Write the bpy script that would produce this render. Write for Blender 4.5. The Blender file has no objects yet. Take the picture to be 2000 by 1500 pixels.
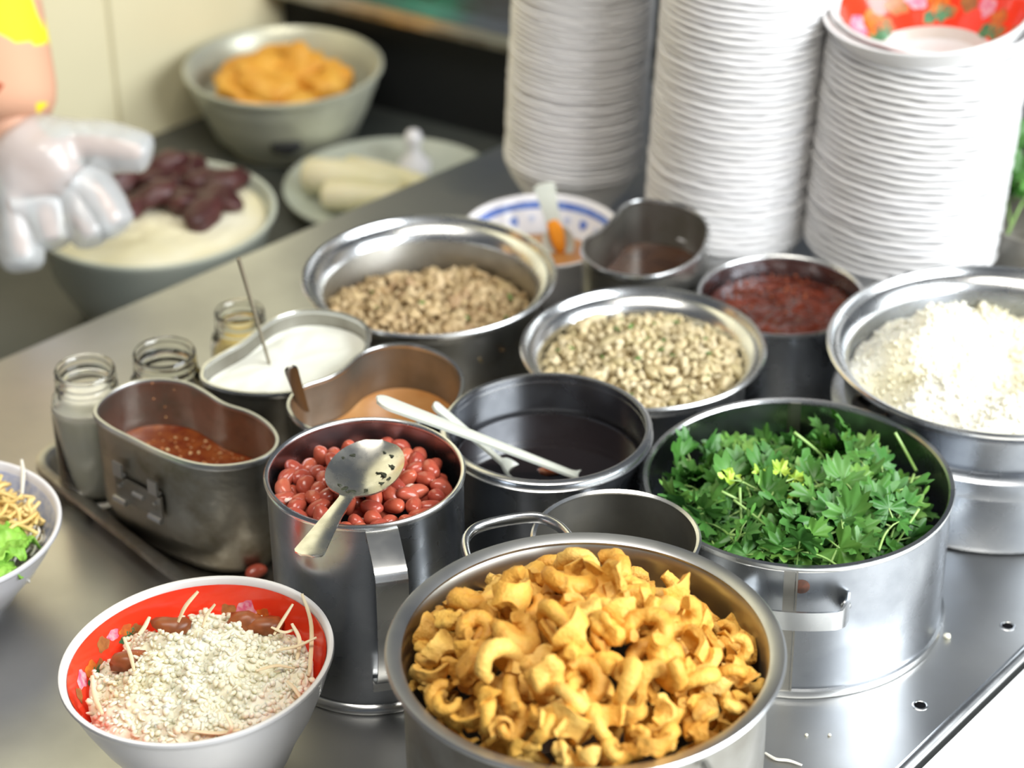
import bpy, math, random
import numpy as np
from mathutils import Vector, Matrix, noise

rnd = random.Random(7)
PI = math.pi
C = bpy.context.scene.collection

# ------------------------------------------------------------------ camera
FPX, CAMH = 4700.0, 0.95
PITCH, ROLL = math.radians(31), math.radians(0.73)
fw = Vector((0, math.cos(PITCH), -math.sin(PITCH)))
up0 = Vector((0, math.sin(PITCH), math.cos(PITCH)))
rt0 = Vector((1, 0, 0))
rt = math.cos(ROLL) * rt0 - math.sin(ROLL) * up0
up = math.cos(ROLL) * up0 + math.sin(ROLL) * rt0
CAM = Vector((0, 0, CAMH))
cd = bpy.data.cameras.new('camera')
cam = bpy.data.objects.new('camera', cd)
C.objects.link(cam)
cd.sensor_width = 36
cd.lens = FPX / 2000 * 36
cam.matrix_world = Matrix(((rt.x, up.x, -fw.x, CAM.x), (rt.y, up.y, -fw.y, CAM.y), (rt.z, up.z, -fw.z, CAM.z), (0, 0, 0, 1)))
cd.dof.use_dof = True
cd.dof.focus_distance = 1.43
cd.dof.aperture_fstop = 5.2
cd.clip_start = 0.05
bpy.context.scene.camera = cam


def P(x, y, z=0.0):
    """point at height z seen at photo pixel (x, y)"""
    d = fw + (x - 1000) / FPX * rt - (y - 750) / FPX * up
    return CAM + d * ((z - CAMH) / d.z)


def Q(x, y, t):
    """point at distance t in front of the camera"""
    return CAM + (fw + (x - 1000) / FPX * rt - (y - 750) / FPX * up) * t


# ------------------------------------------------------------------ world, lights, exposure
S = bpy.context.scene
w = bpy.data.worlds.new('world')
S.world = w
w.use_nodes = True
bg = w.node_tree.nodes['Background']
bg.inputs[0].default_value = (0.80, 0.88, 1.0, 1)
bg.inputs[1].default_value = 0.11
S.view_settings.view_transform = 'Standard'
S.view_settings.look = 'None'
S.view_settings.exposure = 0.0
S.view_settings.gamma = 1.0


def area(name, loc, target, sx, sy, power, col):
    l = bpy.data.lights.new(name, 'AREA')
    l.shape = 'RECTANGLE'
    l.size, l.size_y, l.energy, l.color = sx, sy, power, col
    o = bpy.data.objects.new(name, l)
    C.objects.link(o)
    o.location = loc
    o.rotation_euler = (Vector(target) - Vector(loc)).to_track_quat('-Z', 'Y').to_euler()
    return o


area('open_stall_front_daylight', (2.15, 0.15, 1.35), (0.1, 1.45, 0.05), 2.2, 1.7, 165, (0.93, 0.97, 1.0))
area('overhead_fill_light', (-0.1, 0.75, 2.3), (0.0, 1.4, 0.0), 1.5, 0.7, 40, (1.0, 0.95, 0.86))  # overhead area light added as diffuse fill on the food; no known fitting


# ------------------------------------------------------------------ helpers
def mesh(name, v, f, smooth=True, sharp=None):
    me = bpy.data.meshes.new(name)
    me.from_pydata([tuple(a) for a in v], [], [tuple(a) for a in f])
    me.validate()
    if smooth:
        me.polygons.foreach_set('use_smooth', [True] * len(me.polygons))
        if sharp:
            me.set_sharp_from_angle(angle=math.radians(sharp))
    me.update()
    return me


def obj(name, me, mat, parent=None, loc=(0, 0, 0), rot=(0, 0, 0)):
    o = bpy.data.objects.new(name, me)
    C.objects.link(o)
    if mat is not None and len(me.materials) == 0:
        me.materials.append(mat)
    o.location = loc
    o.rotation_euler = rot
    if parent is not None:
        o.parent = parent
    return o


def tag(o, label=None, cat=None, group=None, kind=None):
    if label: o['label'] = label
    if cat: o['category'] = cat
    if group: o['group'] = group
    if kind: o['kind'] = kind
    return o


def thing(name, label, cat, loc=(0, 0, 0), group=None, rot=(0, 0, 0)):
    o = bpy.data.objects.new(name, None)
    o.empty_display_size = 0.02
    C.objects.link(o)
    o.location = loc
    o.rotation_euler = rot
    return tag(o, label, cat, group)


def lathe(prof, seg=72, wav=None):
    """surface of revolution; prof = [(r, z)...]; wav(theta, i) -> dz"""
    v, f, rows = [], [], []
    for i, (r, z) in enumerate(prof):
        if r <= 1e-7:
            rows.append([len(v)])
            v.append((0, 0, z))
        else:
            row = []
            for k in range(seg):
                a = 2 * PI * k / seg
                row.append(len(v))
                v.append((r * math.cos(a), r * math.sin(a), z + (wav(a, i) if wav else 0)))
            rows.append(row)
    for A, B in zip(rows, rows[1:]):
        if len(A) == 1 and len(B) == 1: continue
        for k in range(seg):
            k2 = (k + 1) % seg
            if len(A) == 1: f.append((A[0], B[k2], B[k]))
            elif len(B) == 1: f.append((A[k], A[k2], B[0]))
            else: f.append((A[k], A[k2], B[k2], B[k]))
    return v, f


def smooth_closed(pts, n=80):
    """closed Catmull-Rom through 2-D points, n samples"""
    m = len(pts)
    out = []
    for i in range(n):
        t = i * m / n
        k = int(t)
        u = t - k
        p0, p1, p2, p3 = (np.array(pts[(k + j) % m], float) for j in (-1, 0, 1, 2))
        out.append(0.5 * (2 * p1 + (p2 - p0) * u + (2 * p0 - 5 * p1 + 4 * p2 - p3) * u * u + (3 * p1 - p0 - 3 * p2 + p3) * u ** 3))
    out = np.array(out)
    for _ in range(2):
        out = 0.5 * out + 0.25 * (np.roll(out, 1, 0) + np.roll(out, -1, 0))
    return out


def loft(outline, prof):
    """outline N x 2 (local, about its centre); prof = [(offset, z) or None for a pole at z]"""
    n = len(outline)
    tan = np.roll(outline, -1, 0) - np.roll(outline, 1, 0)
    nor = np.c_[tan[:, 1], -tan[:, 0]]
    nor /= np.linalg.norm(nor, axis=1)[:, None]
    area2 = np.sum(outline[:, 0] * np.roll(outline[:, 1], -1) - np.roll(outline[:, 0], -1) * outline[:, 1])
    if area2 < 0: nor = -nor
    cen = outline.mean(0)
    v, f, rows = [], [], []
    for off, z in prof:
        if off is None:
            rows.append([len(v)])
            v.append((cen[0], cen[1], z))
        else:
            q = outline + nor * off
            rows.append(list(range(len(v), len(v) + n)))
            v += [(a, b, z) for a, b in q]
    for A, B in zip(rows, rows[1:]):
        for k in range(n):
            k2 = (k + 1) % n
            if len(A) == 1: f.append((A[0], B[k2], B[k]))
            elif len(B) == 1: f.append((A[k], A[k2], B[0]))
            else: f.append((A[k], A[k2], B[k2], B[k]))
    return v, f


def tube(path, rad, seg=10, flat=1.0, caps=True):
    """round tube along path of Vectors; rad number or list; flat squeezes the binormal"""
    path = [Vector(p) for p in path]
    n = len(path)
    rads = rad if isinstance(rad, (list, tuple)) else [rad] * n
    v, f = [], []
    t0 = (path[1] - path[0]).normalized()
    ref = Vector((0, 0, 1)) if abs(t0.z) < 0.9 else Vector((1, 0, 0))
    N = (ref - ref.dot(t0) * t0).normalized()
    for i, p in enumerate(path):
        t = (path[min(i + 1, n - 1)] - path[max(i - 1, 0)]).normalized()
        N = (N - N.dot(t) * t)
        N = N.normalized() if N.length > 1e-6 else t.orthogonal().normalized()
        B = t.cross(N)
        for k in range(seg):
            a = 2 * PI * k / seg
            v.append(p + rads[i] * (math.cos(a) * B + flat * math.sin(a) * N))
    for i in range(n - 1):
        for k in range(seg):
            k2 = (k + 1) % seg
            f.append((i * seg + k, i * seg + k2, (i + 1) * seg + k2, (i + 1) * seg + k))
    if caps:
        f.append(tuple(range(seg))[::-1])
        f.append(tuple((n - 1) * seg + k for k in range(seg)))
    return v, f


def strap(path, side, wdt, th):
    """flat metal strap: path of Vectors, side = width direction, th thickness"""
    path = [Vector(p) for p in path]
    side = Vector(side).normalized()
    n = len(path)
    v, f = [], []
    for i, p in enumerate(path):
        t = (path[min(i + 1, n - 1)] - path[max(i - 1, 0)]).normalized()
        nn = t.cross(side).normalized()
        wi = wdt[i] if isinstance(wdt, (list, tuple)) else wdt
        for a, b in ((-.5, -.5), (.5, -.5), (.5, .5), (-.5, .5)):
            v.append(p + side * wi * a + nn * th * b)
    for i in range(n - 1):
        for k in range(4):
            k2 = (k + 1) % 4
            f.append((i * 4 + k, i * 4 + k2, (i + 1) * 4 + k2, (i + 1) * 4 + k))
    f.append((3, 2, 1, 0))
    f.append(tuple((n - 1) * 4 + k for k in range(4)))
    return v, f


def box(c, s, M=None):
    v = []
    for dz in (-.5, .5):
        for dx, dy in ((-.5, -.5), (.5, -.5), (.5, .5), (-.5, .5)):
            q = Vector((dx * s[0], dy * s[1], dz * s[2]))
            if M is not None: q = M @ q
            v.append(Vector(c) + q)
    f = [(3, 2, 1, 0), (4, 5, 6, 7)] + [(k, (k + 1) % 4, 4 + (k + 1) % 4, 4 + k) for k in range(4)]
    return v, f


def join(parts):
    v, f = [], []
    for a, b in parts:
        o = len(v)
        v += list(a)
        f += [tuple(i + o for i in q) for q in b]
    return v, f


def bez(pts, n=24):
    """Catmull-Rom open curve through 3-D points"""
    pts = [Vector(p) for p in pts]
    q = [2 * pts[0] - pts[1]] + pts + [2 * pts[-1] - pts[-2]]
    out = []
    m = len(pts) - 1
    for i in range(n + 1):
        t = min(i * m / n, m - 1e-9)
        k = int(t)
        u = t - k
        p0, p1, p2, p3 = q[k:k + 4]
        out.append(0.5 * (2 * p1 + (p2 - p0) * u + (2 * p0 - 5 * p1 + 4 * p2 - p3) * u * u + (3 * p1 - p0 - 3 * p2 + p3) * u ** 3))
    return out


def ico(sub=1):
    import bmesh
    bm = bmesh.new()
    bmesh.ops.create_icosphere(bm, subdivisions=sub, radius=1)
    v = [x.co.copy() for x in bm.verts]
    f = [tuple(x.index for x in q.verts) for q in bm.faces]
    bm.free()
    return v, f


def lumpy(sub, sx, sy, sz, amp, freq, seed):
    v, f = ico(sub)
    o = Vector((seed * 3.7, seed * 1.3, seed * 2.1))
    out = []
    for p in v:
        k = 1 + amp * noise.noise(p * freq + o)
        out.append(Vector((p.x * sx, p.y * sy, p.z * sz)) * k)
    return out, f


def rot_rand(full=True):
    return (rnd.uniform(0, 2 * PI), rnd.uniform(0, 2 * PI), rnd.uniform(0, 2 * PI)) if full else (rnd.gauss(0, .35), rnd.gauss(0, .35), rnd.uniform(0, 2 * PI))


def scatter(templates, places):
    """merge template copies: places = [(index, loc, euler, scale)]"""
    V, Fs, o = [], [], 0
    from mathutils import Euler
    T = [(np.array([tuple(a) for a in v]), f) for v, f in templates]
    for i, loc, eu, s in places:
        tv, tf = T[i]
        R = np.array(Euler(eu).to_matrix())
        sc = np.array(s if hasattr(s, '__len__') else (s, s, s))
        V.append((tv * sc) @ R.T + np.array(loc))
        Fs += [tuple(k + o for k in q) for q in tf]
        o += len(tv)
    return np.concatenate(V).tolist(), Fs


def disc_points(R, d, tries=9000):
    """blue-noise points in a disc"""
    pts = []
    cell = {}
    g = d / 1.42
    for _ in range(tries):
        a, r = rnd.uniform(0, 2 * PI), R * math.sqrt(rnd.random())
        x, y = r * math.cos(a), r * math.sin(a)
        i, j = int(math.floor(x / g)), int(math.floor(y / g))
        ok = True
        for di in range(-2, 3):
            for dj in range(-2, 3):
                for q in cell.get((i + di, j + dj), ()):
                    if (q[0] - x) ** 2 + (q[1] - y) ** 2 < d * d:
                        ok = False
                        break
                if not ok: break
            if not ok: break
        if ok:
            pts.append((x, y))
            cell.setdefault((i, j), []).append((x, y))
    return pts


# ------------------------------------------------------------------ materials
def mat(name, col, rough=0.5, metal=0.0, col2=None, scale=40, detail=4, contrast=(0.35, 0.65), bump=0.0, bscale=None,
        island=None, trans=0.0, ior=1.45, alpha=1.0, sss=0.0, spec=0.5, coat=0.0, rough2=None, stretch=None):
    m = bpy.data.materials.new(name)
    m.use_nodes = True
    nt = m.node_tree
    N, L = nt.nodes, nt.links
    b = N['Principled BSDF']
    b.inputs['Base Color'].default_value = (*col, 1)
    b.inputs['Roughness'].default_value = rough
    b.inputs['Metallic'].default_value = metal
    b.inputs['Transmission Weight'].default_value = trans
    b.inputs['IOR'].default_value = ior
    b.inputs['Alpha'].default_value = alpha
    b.inputs['Specular IOR Level'].default_value = spec
    b.inputs['Coat Weight'].default_value = coat
    if sss:
        b.inputs['Subsurface Weight'].default_value = sss
        b.inputs['Subsurface Radius'].default_value = (0.004, 0.003, 0.002)
        b.inputs['Subsurface Scale'].default_value = 1.0
    tc = N.new('ShaderNodeTexCoord')
    vec = tc.outputs['Object']
    if stretch:
        mp = N.new('ShaderNodeMapping')
        mp.inputs['Scale'].default_value = stretch
        L.new(vec, mp.inputs['Vector'])
        vec = mp.outputs['Vector']
    nz = None
    if col2 is not None or rough2 is not None:
        nz = N.new('ShaderNodeTexNoise')
        nz.inputs['Scale'].default_value = scale
        nz.inputs['Detail'].default_value = detail
        L.new(vec, nz.inputs['Vector'])
        mr = N.new('ShaderNodeMapRange')
        mr.inputs['From Min'].default_value, mr.inputs['From Max'].default_value = contrast
        L.new(nz.outputs['Fac'], mr.inputs['Value'])
        fac = mr.outputs['Result']
    last = None
    if col2 is not None:
        mx = N.new('ShaderNodeMix')
        mx.data_type = 'RGBA'
        mx.inputs['A'].default_value = (*col, 1)
        mx.inputs['B'].default_value = (*col2, 1)
        L.new(fac, mx.inputs['Factor'])
        last = mx.outputs['Result']
    if rough2 is not None:
        r2 = N.new('ShaderNodeMapRange')
        r2.inputs['To Min'].default_value, r2.inputs['To Max'].default_value = rough, rough2
        L.new(fac, r2.inputs['Value'])
        L.new(r2.outputs['Result'], b.inputs['Roughness'])
    if island is not None:
        gi = N.new('ShaderNodeNewGeometry')
        oi = N.new('ShaderNodeObjectInfo')
        ad = N.new('ShaderNodeMath')
        ad.operation = 'ADD'
        L.new(gi.outputs['Random Per Island'], ad.inputs[0])
        L.new(oi.outputs['Random'], ad.inputs[1])
        fr = N.new('ShaderNodeMath')
        fr.operation = 'FRACT'
        L.new(ad.outputs[0], fr.inputs[0])
        cr = N.new('ShaderNodeValToRGB')
        els = cr.color_ramp.elements
        els[0].position, els[1].position = 0, 1
        els[0].color = (*island[0], 1)
        els[1].color = (*island[-1], 1)
        for k, c in enumerate(island[1:-1]):
            e = els.new((k + 1) / (len(island) - 1))
            e.color = (*c, 1)
        L.new(fr.outputs[0], cr.inputs['Fac'])
        if last is None: last = cr.outputs['Color']
        else:
            m2 = N.new('ShaderNodeMix')
            m2.data_type = 'RGBA'
            m2.inputs['Factor'].default_value = 0.55
            L.new(last, m2.inputs['A'])
            L.new(cr.outputs['Color'], m2.inputs['B'])
            last = m2.outputs['Result']
    if last is not None:
        L.new(last, b.inputs['Base Color'])
    if bump:
        bn = N.new('ShaderNodeTexNoise')
        bn.inputs['Scale'].default_value = bscale or scale
        bn.inputs['Detail'].default_value = 3
        L.new(vec, bn.inputs['Vector'])
        bp = N.new('ShaderNodeBump')
        bp.inputs['Strength'].default_value = bump
        bp.inputs['Distance'].default_value = 0.002
        L.new(bn.outputs['Fac'], bp.inputs['Height'])
        L.new(bp.outputs['Normal'], b.inputs['Normal'])
    return m


M = {}
M['steel'] = mat('steel', (.44, .46, .49), .22, 1, (.32, .34, .37), 30, 5, rough2=.36)
M['steel_bright'] = mat('steel_bright', (.78, .79, .79), .2, 1, (.62, .63, .63), 24, 4, rough2=.32)
M['steel_dull'] = mat('steel_dull', (.44, .43, .40), .33, 1, (.27, .255, .215), 22, 5, rough2=.5)
M['steel_grimy'] = mat('steel_grimy', (.42, .405, .36), .35, 1, (.20, .175, .12), 26, 6, (.48, .72), rough2=.6, bump=.25, bscale=120)
M['alum'] = mat('aluminium', (.66, .67, .67), .32, 1, (.52, .53, .53), 18, 4, rough2=.45)
M['table_steel'] = mat('table_steel', (.58, .585, .58), .31, 1, (.46, .46, .45), 7, 6, rough2=.46, bump=.06, bscale=9)
M['tray_steel'] = mat('tray_steel', (.5, .49, .46), .35, 1, (.25, .22, .18), 30, 5, rough2=.5)
M['rust'] = mat('rust', (.13, .05, .03), .8, 0, (.06, .03, .02), 200)
M['hole'] = mat('hole_dark', (.008, .008, .009), 1.0, spec=0.0)
M['white_mel'] = mat('white_melamine', (.80, .79, .79), .3, 0, (.72, .71, .70), 9, 3, coat=.2)
M['red_mel'] = mat('red_melamine', (.88, .045, .015), .16, 0, coat=.4)
M['grey_mel'] = mat('grey_white_melamine', (.70, .66, .64), .25, 0, (.62, .56, .5), 30)
M['pink'] = mat('print_pink', (.72, .10, .22), .3, 0, (.85, .45, .5), 260)
M['orange'] = mat('print_orange', (.75, .20, .02), .3, 0, (.5, .1, .02), 200)
M['green_print'] = mat('print_green', (.09, .28, .12), .3, 0, (.05, .14, .06), 200)
M['brown_print'] = mat('print_brown', (.30, .10, .03), .3, 0, (.45, .18, .05), 220)
M['blue_print'] = mat('print_blue', (.09, .16, .50), .25, 0, (.2, .3, .62), 160)
M['blue_pale'] = mat('print_pale_blue', (.38, .44, .66), .25, 0, (.62, .65, .75), 180)
M['porcelain'] = mat('porcelain', (.78, .77, .80), .2, 0, coat=.4)
M['crackling'] = mat('crackling', (.62, .27, .035), .5, 0, (.86, .52, .11), 110, 4, (.3, .7), bump=.55, bscale=420,
                     island=[(.82, .52, .11), (.62, .28, .035), (.90, .64, .20), (.76, .42, .07), (.54, .23, .035), (.86, .57, .14)], spec=.35)
M['bean'] = mat('bean', (.40, .065, .04), .25, 0, (.50, .12, .065), 150, 3, island=[(.36, .055, .035), (.50, .11, .055), (.29, .04, .03), (.54, .15, .08)], coat=.25)
M['bean_husk'] = mat('bean_husk', (.78, .55, .46), .4)
M['cil_leaf'] = mat('coriander_leaf', (.045, .16, .028), .42, 0, (.09, .25, .045), 90, 3,
                    island=[(.025, .11, .022), (.07, .22, .03), (.04, .15, .03), (.16, .34, .05), (.03, .13, .028), (.07, .20, .045), (.24, .42, .08), (.03, .12, .025), (.11, .29, .05)])
M['cil_bright'] = mat('coriander_leaf_bright', (.30, .52, .05), .42, 0, (.45, .60, .08), 90)
M['cil_stem'] = mat('coriander_stem', (.28, .50, .12), .4, 0, (.42, .60, .22), 60)
M['mince_a'] = mat('mince_a', (.38, .27, .15), .55, 0, (.50, .40, .25), 160, island=[(.26, .13, .045), (.54, .40, .19), (.40, .25, .10), (.62, .48, .27), (.34, .22, .08)], bump=.3, bscale=300)
M['mince_b'] = mat('mince_b', (.60, .50, .30), .5, 0, (.52, .42, .22), 160, island=[(.46, .38, .20), (.68, .58, .38), (.58, .47, .26), (.72, .64, .46), (.38, .32, .14)], bump=.3, bscale=300)
M['herb'] = mat('herb_bits', (.06, .17, .03), .5, 0, (.12, .25, .05), 100)
M['rice'] = mat('rice', (.87, .83, .66), .42, 0, (.82, .73, .48), 20, 4, (.4, .7), sss=.6, bump=.2, bscale=350)
M['rice_pot'] = mat('rice_pot', (.80, .78, .68), .42, 0, (.74, .68, .46), 12, 3, (.42, .66), sss=.25, bump=.2, bscale=300)
M['shred'] = mat('shred', (.75, .60, .36), .4, 0, (.82, .70, .48), 60, sss=.2)
M['chili'] = mat('chili_sauce', (.15, .022, .005), .18, 0, (.25, .06, .012), 110, 5, bump=.35, bscale=170, coat=.3)
M['seed'] = mat('chili_seed', (.62, .34, .12), .35, 0, island=[(.66, .40, .16), (.45, .13, .04), (.74, .52, .26)])
M['orange_sauce'] = mat('orange_sauce', (.42, .17, .045), .22, 0, (.52, .26, .09), 30, 4, bump=.08, coat=.2)
M['dark_sauce'] = mat('dark_sauce', (.012, .008, .008), .06, 0, coat=.4)
M['brown_sauce'] = mat('brown_sauce', (.045, .02, .014), .15, 0, (.075, .035, .02), 60)
M['chili_oil'] = mat('chili_oil', (.14, .020, .005), .2, 0, (.06, .010, .004), 60, 5, bump=.7, bscale=140, coat=.3)
M['sugar'] = mat('white_sugar', (.78, .79, .72), .6, 0, (.73, .75, .67), 30, bump=.1, bscale=400)
M['glass'] = mat('clear_glass', (.97, .98, .95), .03, 0, trans=1.0, ior=1.42)
M['paste'] = mat('white_paste', (.92, .89, .75), .5, 0, (.94, .92, .84), 40)
M['yellow_paste'] = mat('yellow_paste', (.62, .46, .14), .4, 0, (.74, .6, .26), 50)
M['plastic_white'] = mat('white_plastic', (.56, .58, .51), .28, 0, sss=.2, coat=.2)
M['spoon_steel'] = mat('spoon_steel', (.80, .80, .76), .2, 1, (.62, .6, .52), 60, 4, rough2=.34)
M['dark_metal'] = mat('dark_metal', (.20, .19, .18), .35, 1)
M['wood'] = mat('stick', (.22, .19, .13), .6)
M['cream'] = mat('cream_panel', (.80, .74, .50), .45, 0, (.74, .67, .44), 3, 3)
M['counter'] = mat('dark_counter', (.045, .05, .045), .35, 0, (.09, .09, .08), 6)
M['black'] = mat('black_box', (.012, .013, .013), .6)
M['enamel'] = mat('worn_enamel', (.42, .44, .38), .35, .3, (.62, .62, .48), 8, 3)
M['tofu'] = mat('fried_tofu', (.66, .29, .025), .55, 0, (.78, .43, .07), 40, 4, bump=.3, bscale=120)
M['cream_sauce'] = mat('cream_sauce', (.80, .74, .48), .4, 0, (.85, .84, .72), 8)
M['meat'] = mat('dark_meat', (.045, .013, .013), .4, 0, (.09, .03, .028), 40, bump=.3)
M['greyglaze'] = mat('grey_green_glaze', (.42, .46, .40), .25, 0, (.5, .52, .44), 8)
M['radish'] = mat('radish', (.78, .72, .52), .4, 0, (.70, .66, .40), 20, sss=.2)
M['green_plastic'] = mat('green_plastic', (.012, .30, .15), .35)
M['white_top'] = mat('white_laminate', (.86, .87, .87), .4, 0, (.80, .82, .82), 6)
M['floor'] = mat('concrete', (.36, .36, .35), .8, 0, (.28, .28, .27), 4, bump=.2)
M['skin'] = mat('skin', (.62, .36, .25), .5, 0, sss=.1)
M['glove'] = mat('clear_glove', (.70, .73, .74), .25, 0, alpha=.5, coat=.5, bump=.6, bscale=60)
M['lettuce'] = mat('lettuce', (.20, .48, .05), .4, 0, (.36, .66, .11), 60)
M['yellow_noodle'] = mat('yellow_noodle', (.80, .55, .17), .45, 0, (.88, .68, .3), 60)
M['white_noodle'] = mat('white_noodle', (.76, .72, .62), .4, sss=.2)
M['trouser'] = mat('trouser', (.05, .05, .07), .8)
M['hair'] = mat('hair', (.015, .012, .01), .5)


def floral():
    m = bpy.data.materials.new('floral_cloth')
    m.use_nodes = True
    N, L = m.node_tree.nodes, m.node_tree.links
    b = N['Principled BSDF']
    b.inputs['Roughness'].default_value = .8
    tc = N.new('ShaderNodeTexCoord')
    vo = N.new('ShaderNodeTexVoronoi')
    vo.inputs['Scale'].default_value = 25
    L.new(tc.outputs['Object'], vo.inputs['Vector'])
    sep = N.new('ShaderNodeSeparateColor')
    L.new(vo.outputs['Color'], sep.inputs['Color'])
    cr = N.new('ShaderNodeValToRGB')
    cr.color_ramp.interpolation = 'CONSTANT'
    els = cr.color_ramp.elements
    cols = [(0, (.66, .36, .23)), (.34, (.86, .72, .02)), (.56, (.40, .08, .03)), (.76, (.68, .48, .38)), (.9, (.66, .36, .23))]
    els[0].color = (*cols[0][1], 1)
    els[1].position = cols[1][0]
    els[1].color = (*cols[1][1], 1)
    for p_, c in cols[2:]:
        e = els.new(p_)
        e.color = (*c, 1)
    L.new(sep.outputs[0], cr.inputs['Fac'])
    L.new(cr.outputs['Color'], b.inputs['Base Color'])
    return m


M['floral'] = floral()

# ------------------------------------------------------------------ large structure
d_l = (P(980, 285) - P(0, 705)).normalized()           # far edge of the steel table
d_r = (P(2000, 1265) - P(1755, 1500)).normalized()     # near right edge
A0, A1 = P(0, 705) - d_l * .75, P(980, 285) + d_l * .75
B0, B1 = P(1755, 1500) - d_r * .75, P(2000, 1265) + d_r * 1.0

FLOOR = -0.80
fl = obj('floor', mesh('floor', [(-4, -3, FLOOR), (4, -3, FLOOR), (4, 6, FLOOR), (-4, 6, FLOOR)], [(0, 1, 2, 3)], False), M['floor'])
tag(fl, kind='structure')


def prism(poly, z0, z1):
    n = len(poly)
    v = [(p[0], p[1], z0) for p in poly] + [(p[0], p[1], z1) for p in poly]
    f = [tuple(range(n))[::-1], tuple(range(n, 2 * n))] + [(k, (k + 1) % n, n + (k + 1) % n, n + k) for k in range(n)]
    return v, f


# steel table
tbl = thing('steel_table', 'stainless steel sheet covered serving table under all the pots', 'table', (0, 0, FLOOR))
tz = -FLOOR
poly = [A0, B0, B1, A1]
v, f = prism(poly, tz - .028, tz)
top = obj('tabletop', mesh('tabletop', v, f, False), M['table_steel'], tbl)
off = Vector((0, 0, tz - .004))
e0, e1 = B0 + off, B1 + off
v, f = tube([e0, e1], .0045, 10)
obj('edge_bead', mesh('edge_bead', v, f, True, 60), M['steel_bright'], tbl)
v, f = tube([A0 + off, A1 + off], .004, 10)
obj('edge_bead', mesh('edge_bead', v, f, True, 60), M['steel'], tbl)
for q in ((A0 * .9 + B1 * .1), (B0 * .9 + A1 * .1), (B1 * .9 + A0 * .1), (A1 * .9 + B0 * .1)):
    v, f = box((q.x, q.y, (tz - .028) / 2), (.04, .04, tz - .028))
    obj('leg', mesh('leg', v, f, False), M['steel'], tbl)
for px, py in ((1968, 1223), (1797, 1378)):
    q = P(px, py)
    v, f = lathe([(0, .0005), (.0032, .0006), (.0036, .0004), (.0036, .0)], 20)
    obj('screw_hole', mesh('screw_hole', v, f), M['hole'], tbl, (q.x, q.y, tz))
    v, f = lathe([(.0036, .0), (.0042, .0009), (.0052, 0)], 20)
    obj('hole_rim', mesh('hole_rim', v, f), M['steel_bright'], tbl, (q.x, q.y, tz))

# white side table beyond the near right edge
nr = Vector((d_r.y, -d_r.x, 0))
g0, g1 = B0 + nr * .0055, B1 + nr * .0055
wt = thing('white_side_table', 'white topped table standing against the beaded edge of the steel table', 'table', (0, 0, FLOOR))
v, f = prism([g0, g0 + nr * .8, g1 + nr * .8, g1], tz - .035, tz - .010)
obj('tabletop', mesh('tabletop', v, f, False), M['white_top'], wt)
for q in (g0 + nr * .05 + d_r * .1, g0 + nr * .7 + d_r * .1, g1 + nr * .05 - d_r * .1, g1 + nr * .7 - d_r * .1):
    v, f = box((q.x, q.y, (tz - .035) / 2), (.04, .04, tz - .035))
    obj('leg', mesh('leg', v, f, False), M['steel'], wt)

# dark back counter beyond the far edge
nl = Vector((-d_l.y, d_l.x, 0))
CZ = -0.10
wb = P(315, 258, CZ)                                      # foot of the cream wall
c0, c1 = A0 + nl * .03 + d_l * .55, A1 + nl * .03
depth = (wb - A0).dot(nl) - .03
v, f = prism([c0, c1, c1 + nl * (depth + .6), c0 + nl * (depth + .6)], FLOOR, CZ)
bc = obj('back_counter', mesh('back_counter', [(a, b, c - FLOOR) for a, b, c in v], f, False), M['counter'], None, (0, 0, FLOOR))
tag(bc, 'dark worktop behind the steel table carrying the tofu bowl and basin', 'counter')

# cream wall, its right end at pixel x = 570
wend = P(570, 146, CZ)
wl = (wend - wb).dot(d_l)
w1 = wb + d_l * wl
w0 = wb - d_l * 0.62
wt_ = .10
wl_o = obj('wall_left', mesh('wall_left', *prism([w0, w1, w1 + nl * wt_, w0 + nl * wt_], CZ, 1.7), smooth=False), M['cream'])
tag(wl_o, kind='structure')
jx = wb + d_l * ((P(245, 290, CZ) - wb).dot(d_l))
q = jx - nl * .0006
v, f = box((q.x, q.y, .8), (.004, .0012, 1.8), Matrix.Rotation(math.atan2(d_l.y, d_l.x), 3, 'Z'))
obj('panel_joint', mesh('panel_joint', v, f, False), mat('joint', (.55, .49, .30), .7), wl_o)

# dark cabinet with a steel tray on top, to the right of the cream wall
k0 = P(640, 232, CZ)
k1 = P(905, 303, CZ)
dk = (k1 - k0).normalized()
nk = Vector((-dk.y, dk.x, 0))
k1 = k1 + nk * .05
k0 = k1 - dk * .42
KH = .108
cab = thing('black_cabinet', 'black cabinet behind the plate with a steel shelf edge on top', 'cabinet', (k0.x, k0.y, CZ))
kk = [Vector((0, 0, 0)), dk * .47, dk * .47 + nk * .5, nk * .5]
obj('body', mesh('body', *prism(kk, 0, KH), smooth=False), M['black'], cab)
kt = [-nk * .02, dk * .5 - nk * .02, dk * .5 + nk * .52, nk * .52]
obj('top_sheet', mesh('top_sheet', *prism(kt, KH, KH + .012), smooth=False), M['tray_steel'], cab)
v, f = strap([Vector((0, 0, KH + .017)) - nk * .015, Vector((0, 0, KH + .017)) - nk * .015 + dk * .5], nk, .030, .011)
obj('front_lip', mesh('front_lip', v, f, False), M['alum'], cab)

# ------------------------------------------------------------------ pots
def pot_things(name, label, cx, cy, px_l, px_r, z):
    a = P(cx, cy, z)
    R = (P(px_l, cy, z) - P(px_r, cy, z)).length / 2
    return thing(name, label, 'pot', (a.x, a.y, 0)), R, a


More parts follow.
